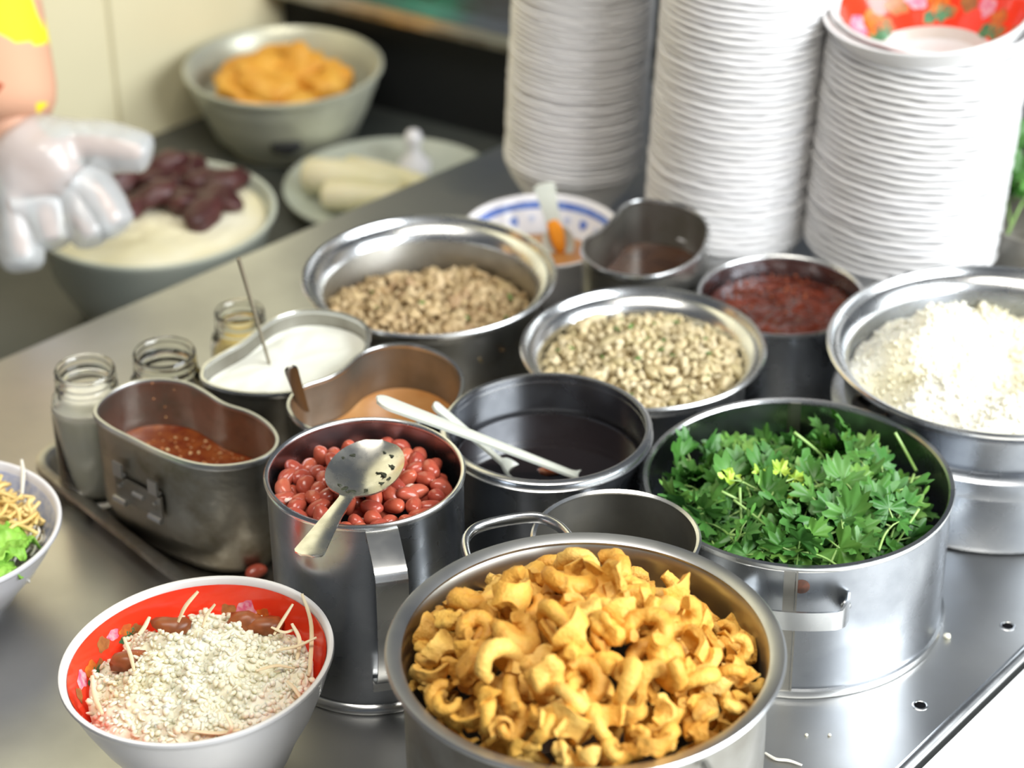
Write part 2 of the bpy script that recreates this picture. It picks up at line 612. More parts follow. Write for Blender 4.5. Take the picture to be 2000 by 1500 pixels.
def flared_pot(name, label, cx, cy, l, r, z, m='steel', bead=None):
    t, R, a = pot_things(name, label, cx, cy, l, r, z)
    ri = R - .0135
    prof = [(0, .0), (ri - .008, 0), (ri - .002, .002), (ri, .007)]
    if bead:
        prof += [(ri, bead - .010), (ri + .007, bead - .008), (ri + .0085, bead - .002), (ri + .0085, bead + .006), (ri + .005, bead + .009), (ri, bead + .010)]
    prof += [(ri, z - .018), (ri + .001, z - .014), (R - .004, z - .008), (R - .001, z - .004)]
    inner = [(ri - .0015, z - .016), (ri - .0015, .008), (ri - .008, .003), (0, .003)]
    v, f = lathe(prof + [(R - .0025, z - .004), (ri + .0005, z - .013)] + inner, 96)
    obj('body', mesh('body', v, f, True, 35), M[m], t)
    v, f = lathe([(R - .003, z - .0045), (R, z - .004), (R + .0008, z - .0015), (R - .0004, z), (R - .0025, z - .0006), (R - .0035, z - .003),
                  (R - .006, z - .006), (R - .0062, z - .0045), (R - .0085, z - .0052), (ri - .001, z - .0125), (ri - .0018, z - .015), (ri - .0005, z - .0165), (R - .006, z - .009), (R - .003, z - .0045)], 96)
    obj('rim', mesh('rim', v, f, True, 40), M['steel_bright'], t)
    return t, R, a, ri - .0015


def loop_handle(t, ang, R, z, wd, reach, rad, name='handle'):
    c, s = math.cos(ang), math.sin(ang)
    o, q = Vector((c, s, 0)), Vector((-s, c, 0))
    b = o * R + Vector((0, 0, z))
    pts = [b - q * wd / 2 - o * .002, b - q * wd / 2 + o * reach * .35, b - q * wd * .44 + o * reach * .75, b - q * wd * .25 + o * reach, b + q * wd * .2 + o * reach * 1.02,
           b + q * wd * .42 + o * reach * .82, b + q * wd / 2 + o * reach * .4, b + q * wd / 2 - o * .002]
    v, f = tube(bez(pts, 40), rad, 10, 1.5)
    return obj(name, mesh(name, v, f, True, 60), M['steel_bright'], t)


# --- front pan of cracklings
ZP = .15
pan, RP, aP = pot_things('front_pan', 'wide steel pan with a flat lip, heaped with golden pork cracklings', 1143, 1262, 752, 1535, ZP)
ri = RP - .0095
v, f = lathe([(0, 0), (ri - .014, 0), (ri - .004, .003), (ri, .012), (ri + .0005, ZP - .008), (RP - .003, ZP - .0045), (RP - .001, ZP - .003),
              (RP - .0012, ZP - .001), (RP - .003, ZP), (ri + .003, ZP - .001), (ri, ZP - .004), (ri - .0015, ZP - .009), (ri - .0015, .014), (ri - .012, .004), (0, .004)], 128)
obj('body', mesh('body', v, f, True, 40), M['steel_dull'], pan)
v, f = lathe([(ri + .001, ZP - .0028), (RP - .001, ZP - .0028), (RP + .0003, ZP - .0008), (RP - .001, ZP + .0007), (ri + .003, ZP + .0004), (ri + .0006, ZP - .001), (ri + .001, ZP - .0028)], 128)
obj('rim', mesh('rim', v, f, True, 50), M['alum'], pan)
loop_handle(pan, math.radians(107), ri, ZP - .014, .064, .048, .0026)
loop_handle(pan, math.radians(287), ri, ZP - .014, .064, .048, .0026)
ri_pan = ri - .0015

# --- coriander pot
ZC = .10
cp, RC, aC = pot_things('coriander_pot', 'straight sided steel pot with strap handle, filled with green coriander', 1559, 934, 1256, 1862, ZC)
ro = RC - .0015
v, f = lathe([(0, 0), (ro - .002, 0), (ro, .001), (ro, ZC - .003), (ro - .0012, ZC - .003), (ro - .0012, .003), (0, .003)], 128)
obj('body', mesh('body', v, f, True, 40), M['steel'], cp)
v, f = lathe([(ro - .001, ZC - .004), (ro + .0012, ZC - .0038), (RC + .0006, ZC - .0015), (RC, ZC), (ro - .0012, ZC + .0002), (ro - .0022, ZC - .0015), (ro - .001, ZC - .004)], 128)
obj('rim', mesh('rim', v, f, True, 50), M['steel_bright'], cp)
v, f = lathe([(ro - .001, 0), (ro + .0022, .0004), (ro + .003, .003), (ro + .0022, .0056), (ro - .0005, .0062), (ro - .001, 0)], 128)
obj('base_bead', mesh('base_bead', v, f, True, 50), M['steel_bright'], cp)
a0 = math.atan2((P(1545, 1092, ZC) - aC).y, (P(1545, 1092, ZC) - aC).x)
for ang, rr, nm in ((a0, ro + .0006, 'seam'), (a0 + PI * 1.02, ro - .0016, 'seam')):
    o_, q_ = Vector((math.cos(ang), math.sin(ang), 0)), Vector((-math.sin(ang), math.cos(ang), 0))
    parts = [strap([o_ * rr + Vector((0, 0, .005)), o_ * rr + Vector((0, 0, ZC - .002))], q_, .007, .0016),
             strap([o_ * (rr + .0004) + q_ * .0045 + Vector((0, 0, .005)), o_ * (rr + .0004) + q_ * .0045 + Vector((0, 0, ZC - .002))], q_, .0012, .0016)]
    v, f = join(parts)
    obj(nm, mesh(nm, v, f, False), M['steel_dull'], cp)
# strap handle on the near wall
ang = a0 + .03
zh = ZC - .029
pts = []
for u in np.linspace(-1, 1, 25):
    aa = ang + u * .35
    rr = ro + .0012 + .0155 * max(0.0, min(1.0, (1 - abs(u)) / .28)) ** .7
    pts.append(Vector((rr * math.cos(aa), rr * math.sin(aa), zh)))
wds = [.017 if abs(u) > .8 else .0135 for u in np.linspace(-1, 1, 25)]
v, f = strap(pts, (0, 0, 1), wds, .0016)
hd = obj('handle', mesh('handle', v, f, True, 50), M['steel_bright'], cp)
for u in (-.35, .35):
    aa = ang + u * .93
    o_ = Vector((math.cos(aa), math.sin(aa), 0))
    v, f = lathe([(.0035, 0), (.0032, .0016), (.0015, .0026), (0, .0028)], 16)
    r_ = obj('rivet', mesh('rivet', v, f), M['steel_bright'], hd)
    r_.matrix_local = Matrix.Translation(o_ * (ro + .0022) + Vector((0, 0, zh))) @ o_.to_track_quat('Z', 'Y').to_matrix().to_4x4()
aa = a0 + .075
o_ = Vector((math.cos(aa), math.sin(aa), 0))
v, f = lathe([(.0052, 0), (.0046, .0006), (0, .0008)], 24)
r_ = obj('rust_spot', mesh('rust_spot', v, f), M['rust'], cp)
r_.matrix_local = Matrix.Translation(o_ * (ro + .0001) + Vector((0, 0, ZC - .015))) @ o_.to_track_quat('Z', 'Y').to_matrix().to_4x4()

# --- minced meat pots, rice pot
ZML, ZMM, ZR = .091, .089, .107
potL, RML, aML, riL = flared_pot('mince_pot', 'wide steel pot half full of browned mince beside the blue patterned bowl', 838, 532, 590, 1085, ZML, 'steel_dull')
potM, RMM, aMM, riM = flared_pot('mince_pot', 'steel pot nearly full of pale mince with a green herb bit', 1256, 673, 1017, 1495, ZMM, 'steel')
potR, RR, aR, riR = flared_pot('rice_pot', 'large stepped steel pot of white sticky rice standing beside the coriander pot', 1950, 674, 1617, 2283, ZR, 'steel', bead=.058)
for ang in (math.radians(207), math.radians(27)):
    o_ = Vector((math.cos(ang), math.sin(ang), 0))
    q_ = Vector((-math.sin(ang), math.cos(ang), 0))
    b_ = o_ * (riR + .001) + Vector((0, 0, .083))
    v, f = join([strap([b_ - q_ * .016, b_ - q_ * .012 + o_ * .007, b_ + q_ * .012 + o_ * .007, b_ + q_ * .016], (0, 0, 1), .012, .003)])
    obj('handle_bracket', mesh('handle_bracket', v, f, True, 40), M['dark_metal'], potR)

# --- chili oil pot
ZCH = .073
t, RCH, aCH = pot_things('chili_pot', 'thin rimmed steel pot of dark red chilli oil in front of bowl stack', 1527, 573, 1362, 1692, ZCH)
r0_ = RCH - .0012
v, f = lathe([(0, 0), (r0_ - .004, 0), (r0_, .004), (r0_, ZCH - .002), (r0_ - .0012, ZCH - .002), (r0_ - .0012, .004), (0, .003)], 80)
obj('body', mesh('body', v, f, True, 40), M['steel'], t)
v, f = lathe([(r0_ - .0005, ZCH - .0035), (r0_ + .001, ZCH - .003), (RCH, ZCH - .001), (r0_ + .0004, ZCH), (r0_ - .0014, ZCH - .0006), (r0_ - .0018, ZCH - .0025), (r0_ - .0005, ZCH - .0035)], 80)
obj('rim', mesh('rim', v, f, True, 60), M['steel_bright'], t)

# --- dark fish sauce pot
ZD = .11
t, RD, aD = pot_things('sauce_pot', 'steel pot with doubled rim, holding thin black sauce and two spoons', 1068, 830, 862, 1275, ZD)
r0_ = RD - .003
v, f = lathe([(0, 0), (r0_ - .005, 0), (r0_, .005), (r0_, ZD - .002), (r0_ - .0013, ZD - .002), (r0_ - .0013, .005), (0, .004)], 96)
obj('body', mesh('body', v, f, True, 40), M['steel'], t)
for dz, dr in ((0, 0), (-.0052, .0006)):
    v, f = lathe([(r0_ - .0012, ZD - .0032 + dz), (r0_ + .002 + dr, ZD - .003 + dz), (RD + dr, ZD - .0014 + dz), (r0_ + .001 + dr, ZD + dz), (r0_ - .0014, ZD - .0006 + dz), (r0_ - .0012, ZD - .0032 + dz)], 96)
    obj('rim', mesh('rim', v, f, True, 60), M['steel_bright'], t)
potD, riD = t, r0_ - .0013

# --- empty steel cup behind the pan
ZCU = .119
t, RCU, aCU = pot_things('steel_cup', 'empty thin walled steel cup tucked behind the crackling pan', 1203, 1046, 1037, 1369, ZCU)
t['category'] = 'cup'
r0_ = RCU - .001
v, f = lathe([(0, 0), (r0_ - .012, 0), (r0_ - .009, .004), (r0_, ZCU - .002), (r0_ - .001, ZCU - .002), (r0_ - .010, .005), (0, .004)], 80)
obj('body', mesh('body', v, f, True, 40), M['steel_dull'], t)
v, f = lathe([(r0_ - .0008, ZCU - .003), (r0_ + .0008, ZCU - .003), (RCU + .0004, ZCU - .001), (r0_, ZCU + .0002), (r0_ - .0018, ZCU - .001), (r0_ - .0008, ZCU - .003)], 80)
obj('rim', mesh('rim', v, f, True, 60), M['steel_bright'], t)

# --- bean mug
ZB = .142
mug, RB, aB = pot_things('bean_mug', 'tall shiny steel mug with flat strap handle, full of red beans', 712, 917, 515, 908, ZB)
mug['category'] = 'mug'
r0_ = RB - .0012
v, f = lathe([(0, 0), (r0_ - .003, 0), (r0_ - .0005, .002), (r0_ - .0005, .01), (r0_, ZB - .002), (r0_ - .0012, ZB - .002), (r0_ - .0016, .004), (0, .003)], 96)
obj('body', mesh('body', v, f, True, 40), M['steel'], mug)
v, f = lathe([(r0_ - .0008, ZB - .0042), (r0_ + .001, ZB - .004), (RB + .0004, ZB - .0015), (r0_ + .0004, ZB), (r0_ - .0014, ZB - .0004), (r0_ - .002, ZB - .0022), (r0_ - .0008, ZB - .0042)], 96)
obj('rim', mesh('rim', v, f, True, 60), M['steel_bright'], mug)
v, f = lathe([(r0_ - .001, 0), (r0_ + .0025, .0005), (r0_ + .003, .0025), (r0_ + .002, .005), (r0_ - .001, .006), (r0_ - .001, 0)], 96)
obj('base_ring', mesh('base_ring', v, f, True, 60), M['steel_bright'], mug)
hq = P(744, 1022, ZB) - aB
ha = math.atan2(hq.y, hq.x)
o_ = Vector((math.cos(ha), math.sin(ha), 0))
q_ = Vector((-math.sin(ha), math.cos(ha), 0))
zz = Vector((0, 0, 1))
pts = [o_ * (r0_ + .0006) + zz * (ZB - .012), o_ * (r0_ + .0008) + zz * (ZB - .005), o_ * (r0_ + .005) + zz * (ZB - .0045), o_ * (r0_ + .027) + zz * (ZB - .012), o_ * (r0_ + .033) + zz * (ZB - .017),
       o_ * (r0_ + .034) + zz * (ZB - .026), o_ * (r0_ + .029) + zz * .065, o_ * (r0_ + .019) + zz * .040, o_ * (r0_ + .006) + zz * .030, o_ * (r0_ + .0006) + zz * .027, o_ * (r0_ + .0006) + zz * .018]
v, f = strap(bez(pts, 40), q_, .0195, .0016)
obj('handle', mesh('handle', v, f, True, 40), M['steel_bright'], mug)
riB = r0_ - .0016

# ------------------------------------------------------------------ canteen cups (kidney shaped)
KID = dict(
    k1=[(182, 805), (205, 770), (255, 745), (310, 738), (365, 745), (405, 765), (440, 787), (490, 803), (528, 828), (545, 858), (530, 884), (490, 902), (430, 910), (370, 903), (310, 882), (255, 855), (210, 832)],
    k2=[(562, 800), (565, 775), (590, 752), (635, 737), (670, 718), (700, 690), (745, 673), (800, 670), (855, 685), (895, 715), (906, 750), (890, 790), (850, 815), (780, 835), (700, 845), (640, 845), (590, 830)],
    k3=[(392, 735), (398, 712), (430, 690), (470, 668), (505, 640), (545, 615), (600, 603), (660, 608), (705, 625), (723, 650), (712, 690), (680, 722), (630, 748), (570, 765), (500, 768), (440, 760), (405, 748)],
    k4=[(1135, 490), (1142, 465), (1175, 445), (1200, 420), (1215, 400), (1250, 388), (1300, 392), (1350, 405), (1380, 430), (1385, 460), (1365, 500), (1320, 527), (1260, 540), (1200, 533), (1155, 515)])
TRAY = .0035
KOUT = {}


def canteen(key, label, z, base, m_in):
    pts = np.array([tuple(P(x, y, z))[:2] for x, y in KID[key]])
    out = smooth_closed(pts, 88)
    c = out.mean(0)
    out = out - c
    t = thing('canteen_cup', label, 'cup', (c[0], c[1], base))
    h = z - base
    v, f = loft(out, [(None, 0), (-.012, 0), (-.0085, .002), (-.0062, .008), (-.0045, .016), (-.0008, .026), (-.0008, h - .002), (-.0020, h - .002), (-.0020, .027), (-.0057, .017), (-.0078, .009), (-.013, .004), (None, .003)])
    obj('body', mesh('body', v, f, True, 40), M[m_in], t)
    v, f = loft(out, [(-.0012, h - .0045), (.0004, h - .0042), (.0010, h - .0018), (.0002, h), (-.0018, h), (-.0026, h - .0016), (-.0012, h - .0045)])
    obj('rim', mesh('rim', v, f, True, 60), M['steel_bright'] if key != 'k1' else M['alum'], t)
    KOUT[key] = (out, Vector((c[0], c[1], base)), h)
    return t


def fill(name, key, label, level, m, dome=0.0, cat='sauce', rough=0.0):
    """content of a canteen cup up to level (local height)"""
    out, c, h = KOUT[key]
    n = len(out)
    cen = out.mean(0)
    v, f = [], []
    rows = []
    rows.append([0]); v.append((cen[0], cen[1], .0045))
    tan = np.roll(out, -1, 0) - np.roll(out, 1, 0)
    nor = np.c_[tan[:, 1], -tan[:, 0]]
    nor /= np.linalg.norm(nor, axis=1)[:, None]
    if np.sum(out[:, 0] * np.roll(out[:, 1], -1) - np.roll(out[:, 0], -1) * out[:, 1]) < 0: nor = -nor
    edge = out - nor * .0024
    for s, zf in ((.70, .0055), (.86, .018), (1.0, .029)):
        rows.append(list(range(len(v), len(v) + n)))
        v += [(a, b, zf) for a, b in cen + (edge - cen) * s]
    for s in (1.0, .93, .8, .65, .5, .33, .16):
        rows.append(list(range(len(v), len(v) + n)))
        for a, b in cen + (edge - cen) * s:
            v.append((a, b, level + dome * (1 - s * s) + (rough * noise.noise(Vector((a, b, level)) * 90) if s < .99 else .0008)))
    rows.append([len(v)]); v.append((cen[0], cen[1], level + dome))
    for A, B in zip(rows, rows[1:]):
        for k in range(n):
            k2 = (k + 1) % n
            if len(A) == 1: f.append((A[0], B[k2], B[k]))
            elif len(B) == 1: f.append((A[k], A[k2], B[0]))
            else: f.append((A[k], A[k2], B[k2], B[k]))
    o = obj(name, mesh(name, v, f, True, 60), M[m], None, c)
    return tag(o, label, cat)


kc1 = canteen('k1', 'dull kidney shaped metal cup with handle bracket, holding red chilli sauce', .097, TRAY, 'steel_grimy')
kc2 = canteen('k2', 'kidney shaped metal cup of orange brown sauce with dark spoon handle', .106, TRAY, 'steel_dull')
kc3 = canteen('k3', 'kidney shaped metal cup brimming with white sugar, thin stick in it', .100, TRAY, 'steel_dull')
kc4 = canteen('k4', 'kidney shaped metal cup of dark brown sauce in front of bowl stacks', .091, 0, 'steel_dull')
chs = fill('chili_sauce', 'k1', 'red chilli sauce with pale seeds in the bracketed metal cup', .056, 'chili', 0, rough=.0012)
fill('orange_sauce', 'k2', 'smooth orange brown sauce in the kidney shaped cup', .066, 'orange_sauce')
fill('sugar', 'k3', 'white sugar levelled in the kidney shaped metal cup', .083, 'sugar', .006, 'sugar', .002)
fill('brown_sauce', 'k4', 'dark brown sauce inside the metal cup by the bowl stacks', .052, 'brown_sauce')

# chilli seeds
out, c_, h_ = KOUT['k1']
seed_t = [lumpy(1, .0016, .0012, .0007, .3, 1.5, k) for k in range(3)]
pl = []
while len(pl) < 110:
    s = math.sqrt(rnd.random()) * .9
    k = rnd.randrange(len(out))
    p_ = out.mean(0) + (out[k] - out.mean(0)) * s
    pl.append((rnd.randrange(3), (p_[0], p_[1], .0568), rot_rand(False), rnd.uniform(.5, 1.2)))
for _ in range(46):       # splashes on the far inner wall
    k = rnd.randrange(14, 50)
    tn = out[(k + 1) % len(out)] - out[k - 1]
    p_ = out.mean(0) + (out[k] - out.mean(0)) * .965
    pl.append((rnd.randrange(3), (p_[0], p_[1], rnd.uniform(.062, .091)), rot_rand(), rnd.uniform(.3, .8)))
v, f = scatter(seed_t, pl)
tag(obj('seeds', mesh('seeds', v, f), M['seed'], chs), kind='stuff')

# bracket on the chilli cup
ri1 = P(228, 842, .097) - c_
ri2 = P(300, 878, .097) - c_
dv = (ri2 - ri1)
dv.z = 0
L_ = dv.length
dv.normalize()
nv = Vector((dv.y, -dv.x, 0))
if nv.dot(Vector((ri1.x, ri1.y, 0))) < 0: nv = -nv
base_ = Vector((ri1.x, ri1.y, 0)) + nv * .0006
Rz = Matrix((( dv.x, nv.x, 0), (dv.y, nv.y, 0), (0, 0, 1)))
bp = [box(base_ + dv * L_ * .5 + zz * .049 + nv * .0008, (L_ * 1.25, .0018, .018), Rz)]
br = obj('handle_bracket', mesh('handle_bracket', *join(bp), smooth=False), M['steel_dull'], kc1)
for s in (0, 1):
    q = base_ + dv * (L_ * (.02 + .96 * s))
    obj('tab', mesh('tab', *join([box(q + zz * .065 + nv * .003, (.0085, .0018, .011), Rz), box(q + zz * .0605 + nv * .0015, (.0085, .004, .0018), Rz)]), smooth=False), M['alum'], br)
    v, f = tube([q - dv * .006 + zz * .040 + nv * .003, q + dv * .006 + zz * .040 + nv * .003], .0026, 10)
    obj('hinge_roll', mesh('hinge_roll', v, f, True, 50), M['alum'], br)
    v, f = tube([q + zz * .052 + nv * .001, q + zz * .052 + nv * .0035], .0016, 10)
    obj('rivet', mesh('rivet', v, f, True, 50), M['steel_bright'], br)
v, f = tube([base_ + dv * L_ * .38 + zz * .051 + nv * .0024, base_ + dv * L_ * .66 + zz * .051 + nv * .0024], .0017, 8)
obj('pin', mesh('pin', v, f, True, 50), M['alum'], br)

# tray under cups and jars
dt = P(350, 1130, .0172) - P(115, 945, .0172)
dt.normalize()
nt_ = Vector((-dt.y, dt.x, 0))
if nt_.y < 0: nt_ = -nt_
tl, tw = .253, .228
cx = P(115, 945, .0172) + dt * .0845 + nt_ * (tw / 2 + .0075)
cx.z = 0
rr = .022
outl = []
for sx, sy, a_ in ((1, 1, 0), (-1, 1, 90), (-1, -1, 180), (1, -1, 270)):
    for k in range(9):
        a = math.radians(a_ + k * 11.25)
        outl.append((sx * (tl / 2 - rr) + rr * math.cos(a), sy * (tw / 2 - rr) + rr * math.sin(a)))
outl = np.array(outl)
tr = thing('steel_tray', 'rectangular steel tray with raised rim under cups and jars', 'tray', cx, rot=(0, 0, math.atan2(dt.y, dt.x)))
v, f = loft(outl, [(None, .0), (-.006, .0), (-.002, .004), (0, .013), (.003, .0155), (.008, .0158), (.0085, .013), (.0095, .013), (.0092, .0172), (.003, .0172), (-.0012, .014), (-.0035, .005), (-.008, .0025), (None, .0025)])
obj('body', mesh('body', v, f, True, 50), M['tray_steel'], tr)

# ------------------------------------------------------------------ jars
def jar(label, x, y, R, h, neck, content=None, cname=None, clabel=None, cm=None, fillz=.05):
    t = thing('glass_jar', label, 'jar', (x, y, TRAY - .0008 if content != 'table' else 0))
    wl = .0022
    sh = h - neck
    prof = [(0, .001), (R - .006, 0), (R - .001, .002), (R, .007), (R, sh - .012), (R - .002, sh - .004), (R - .006, sh), (R - .0062, sh + .002),
            (R - .0045, sh + .004), (R - .006, sh + .007), (R - .0046, sh + .010), (R - .006, sh + .013), (R - .005, h - .002), (R - .006, h),
            (R - .0075, h - .001), (R - .0082, h - .004), (R - .0084, sh + .002), (R - .004, sh - .008), (R - wl, sh - .016), (R - wl, .010), (R - .007, .005), (0, .0048)]
    v, f = lathe(prof, 56)
    obj('body', mesh('body', v, f, True, 50), M['glass'], t)
    if cname:
        ri_ = R - wl - .0004
        v, f = lathe([(0, .0054), (ri_ - .005, .0056), (ri_, .011), (ri_, fillz - .002), (ri_ - .003, fillz), (ri_ * .5, fillz + .001), (0, fillz - .001)], 48)
        o = obj(cname, mesh(cname, v, f, True, 50), M[cm], None, (x, y, TRAY - .0008))
        tag(o, clabel, 'condiment')
    return t


j1 = (P(180, 745, .1) + P(180, 945, .004)) / 2
jar('tall glass jar of white paste at the tray corner', j1.x, j1.y, .0262, .103, .017, 'y', 'white_paste', 'creamy white paste filling the tall glass jar', 'paste', .078)
j2 = P(321, 692, .098)
jar('empty wide mouthed glass jar behind the bracketed cup', j2.x, j2.y, .0272, .098, .017)
j3 = P(468, 612, .085)
jar('small glass jar of yellow paste behind the sugar cup', j3.x, j3.y, .0235, .085, .017, 'y', 'yellow_paste', 'yellowish paste inside the small glass jar', 'yellow_paste', .056)

# ------------------------------------------------------------------ bowls
def bowl_profile(R, h, foot, th=.0022, lip=.0035):
    z = [.0, .0, .006, .007, .012, .022, .036, .050, .060]
    rr_ = [0, foot, foot + .001, foot * 1.08, foot * 1.3, R * .66, R * .80, R * .905, R * .965]
    k = h / .066
    o = [(a, b * k) for a, b in zip(rr_, z)]
    o += [(R - .0012, h - lip), (R, h - .0022), (R - .0004, h - .0004), (R - .0018, h), (R - .0036, h - .0008), (R - .0046, h - .004)]
    inn = [(max(a - th * 1.25, .0), b * k + (th if i < 5 else th * .4)) for i, (a, b) in enumerate(zip(rr_, z))][4:]
    return o + inn[::-1] + [(foot * .9, .009 * k + th), (0, .0085 * k + th)], [(p[0], p[1]) for p in inn] + [(R - .0046, h - .004)]


def wall_fn(inn):
    zs = [b for a, b in inn]
    rs = [a for a, b in inn]

    def fn(th, z, off=.0006):
        r = float(np.interp(z, zs, rs)) - off
        return Vector((r * math.cos(th), r * math.sin(th), z + off * .5))
    return fn


def blob_print(fn, th0, z0, rad, Rm, n=16, squash=1.0, seed=0, ang=0):
    v = []
    for ring, fr in ((0, .0), (1, .55), (2, 1.0)):
        for k in range(n if fr else 1):
            a = 2 * PI * k / n
            rr_ = rad * fr * (1 + .13 * math.sin(5 * a + seed) + .12 * math.sin(3 * a + 2 * seed)) if fr else 0
            du, dv_ = rr_ * math.cos(a), rr_ * math.sin(a) * squash
            du, dv_ = du * math.cos(ang) - dv_ * math.sin(ang), du * math.sin(ang) + dv_ * math.cos(ang)
            v.append(fn(th0 + du / Rm, z0 + dv_ * .86))
    f = [(0, 1 + k, 1 + (k + 1) % n) for k in range(n)]
    f += [(1 + k, 1 + n + k, 1 + n + (k + 1) % n, 1 + (k + 1) % n) for k in range(n)]
    return v, f


def lining(t, fn, z0, z1, m, name='lining', seg=96, off=.0004, a0=0, a1=2 * PI):
    nz = 10
    v, f = [], []
    for i in range(nz + 1):
        for k in range(seg + 1):
            v.append(fn(a0 + (a1 - a0) * k / seg, z0 + (z1 - z0) * i / nz, off))
    for i in range(nz):
        for k in range(seg):
            a = i * (seg + 1) + k
            f.append((a, a + 1, a + seg + 2, a + seg + 1))
    return obj(name, mesh(name, v, f), m, t)


def bouquet(t, fn, th, z, Rm, s=1.0, seed=1, order=0):
    r_ = random.Random(seed)
    sets = [('printed_flower', 'orange', -.010, .001, .0075), ('printed_flower', 'pink', .004, .004, .0075), ('printed_flower', 'brown_print', .018, .003, .007),
            ('printed_leaf', 'green_print', -.014, -.004, .006), ('printed_leaf', 'green_print', -.004, -.0065, .0055), ('printed_leaf', 'brown_print', -.02, -.003, .005)]
    for nm, m, du, dz, rad in sets:
        v, f = blob_print(fn, th + s * du / Rm, z + dz * s, rad * s * r_.uniform(.85, 1.15), Rm, seed=r_.uniform(0, 6), squash=r_.uniform(.75, 1.1))
        obj(nm, mesh(nm, v, f), M[m], t)


def red_bowl(label, R, h, loc, rot, bq, group=None):
    prof, inn = bowl_profile(R, h, R * .45)
    t = thing('red_bowl', label, 'bowl', loc, group, rot)
    v, f = lathe(prof, 96)
    obj('body', mesh('body', v, f, True, 60), M['white_mel'], t)
    fn = wall_fn(inn)
    lining(t, fn, h * .34, h - .004, M['red_mel'])
    lining(t, fn, h * .2, h * .34, M['grey_mel'], 'base_lining')
    for th, z, s, sd in bq:
        bouquet(t, fn, th, z, R * .8, s, sd)
    return t, fn, inn


RB0 = .0812
HB = .088
DZ = HB - .066
rbp = P(404, 1287, HB)
tilt_front = (0, math.radians(-4), 0)
redb, red_fn, red_in = red_bowl('white bowl with bright red flowered lining, filled with rice and shreds', RB0, HB, (rbp.x, rbp.y, .0024), tilt_front,
                                [(math.radians(172), .068, .85, 3), (math.radians(140), .072, .6, 4), (math.radians(70), .066, .75, 5)])

# ------------------------------------------------------------------ stacked bowls
def stack_mesh(R, h, ph):
    """thin bowl with a tall straight rim band, so nested rims nearly touch"""
    f0 = R * .5
    k = h / .055
    o = [(0, 0), (f0, 0), (f0 + .001, .005 * k), (f0 * 1.25, .010 * k), (R * .68, .019 * k), (R * .82, .031 * k), (R * .925, .042 * k), (R - .0048, h - .0056)]
    band = [(R - .0016, h - .0044), (R - .0002, h - .0037), (R, h - .0022), (R - .0003, h - .0009), (R - .0014, h), (R - .003, h - .0004), (R - .0052, h - .004)]
    inn = [(R * .925 - .002, .0428 * k), (R * .82 - .002, .0318 * k), (R * .68 - .002, .0202 * k), (f0 * 1.1, .0115 * k), (0, .0105 * k)]
    nb = len(o)

    def wav(a, i):
        return .00030 * math.sin(10 * a + ph) + .00016 * math.sin(23 * a + 2.1 * ph) if nb <= i < nb + 7 else 0
    me = mesh('stacked_bowl', *lathe(o + band + inn, 96, wav), True, 60)
    me.materials.append(M['white_mel'])
    return me


def stack(cx_, cy_, zr, R, pitch, n, label, group, lean, ph, h=.055):
    base = P(cx_, cy_, zr)
    mes = [stack_mesh(R * s, h, p_) for s, p_ in ((1, .3), (.9992, 1.9), (1.0008, 4.1))]
    for k in range(n):
        z = k * pitch
        o = obj('stacked_bowl', mes[rnd.randrange(3)], None, None,
                (base.x + lean[0] * z + rnd.gauss(0, .0003), base.y + lean[1] * z + rnd.gauss(0, .0003), z),
                (rnd.gauss(0, .0009), lean[0] * .9 + rnd.gauss(0, .0009), rnd.uniform(0, 6.28)))
        o.rotation_mode = 'ZYX'
        if k == 0: tag(o, label.replace('white plastic bowl in', 'lowest white plastic bowl of'), 'bowl', group)
        elif k == n - 1 and 'topped' in label: tag(o, 'uppermost white plastic bowl directly under the tilted red lined bowl', 'bowl', group)
        else: tag(o, label, 'bowl', group)
    return base, (base.x + lean[0] * n * pitch, base.y + lean[1] * n * pitch, n * pitch)


R3 = (P(1555, 430, .055) - P(1945, 430, .055)).length / 2 - .002
_, top3 = stack(1752, 456, .055, R3, .0059, 33, 'white plastic bowl in the stack topped by a red lined bowl', 'bowls stacked under the red lined bowl', (.055, 0), 0)
stack(1410, 420, .055, .0668, .0056, 48, 'white plastic bowl in the stack between two other bowl stacks', 'bowls in the stack between two others', (.055, 0), 1)
stack(1114, 302, .055, .0598, .0049, 56, 'white plastic bowl in the narrowest stack behind the blue patterned bowl', 'bowls in the narrowest stack', (.055, 0), 2)
red_bowl('empty white bowl with red flowered lining lying tilted atop the bowl stack', R3 + .001, .062, (top3[0] + .004, top3[1] - .004, top3[2] - .004), (math.radians(3), math.radians(-6), 0),
         [(math.radians(140), .030, 1.25, 6), (math.radians(30), .033, 1.3, 7), (math.radians(85), .034, 1.2, 8), (math.radians(330), .035, 1.0, 9)])

# ------------------------------------------------------------------ blue patterned bowls
def blue_bowl(label, R, h, loc, rot=(0, 0, 0), pale=False):
    prof, inn = bowl_profile(R, h, R * .45)
    t = thing('blue_patterned_bowl', label, 'bowl', loc, None, rot)
    v, f = lathe(prof, 80)
    obj('body', mesh('body', v, f, True, 60), M['porcelain'], t)
    fn = wall_fn(inn)
    lining(t, fn, h - (.020 if pale else .0105), h - .0048, M['blue_pale'] if pale else M['blue_print'], 'blue_band')
    n = 22
    if not pale:
        for k in range(n):
            v, f = blob_print(fn, 2 * PI * k / n, h - .018, .0042 if k % 2 else .003, R * .85, 12, seed=k)
            obj('printed_floret', mesh('printed_floret', v, f), M['blue_print'] if k % 2 else M['blue_pale'], t)
    return t, fn


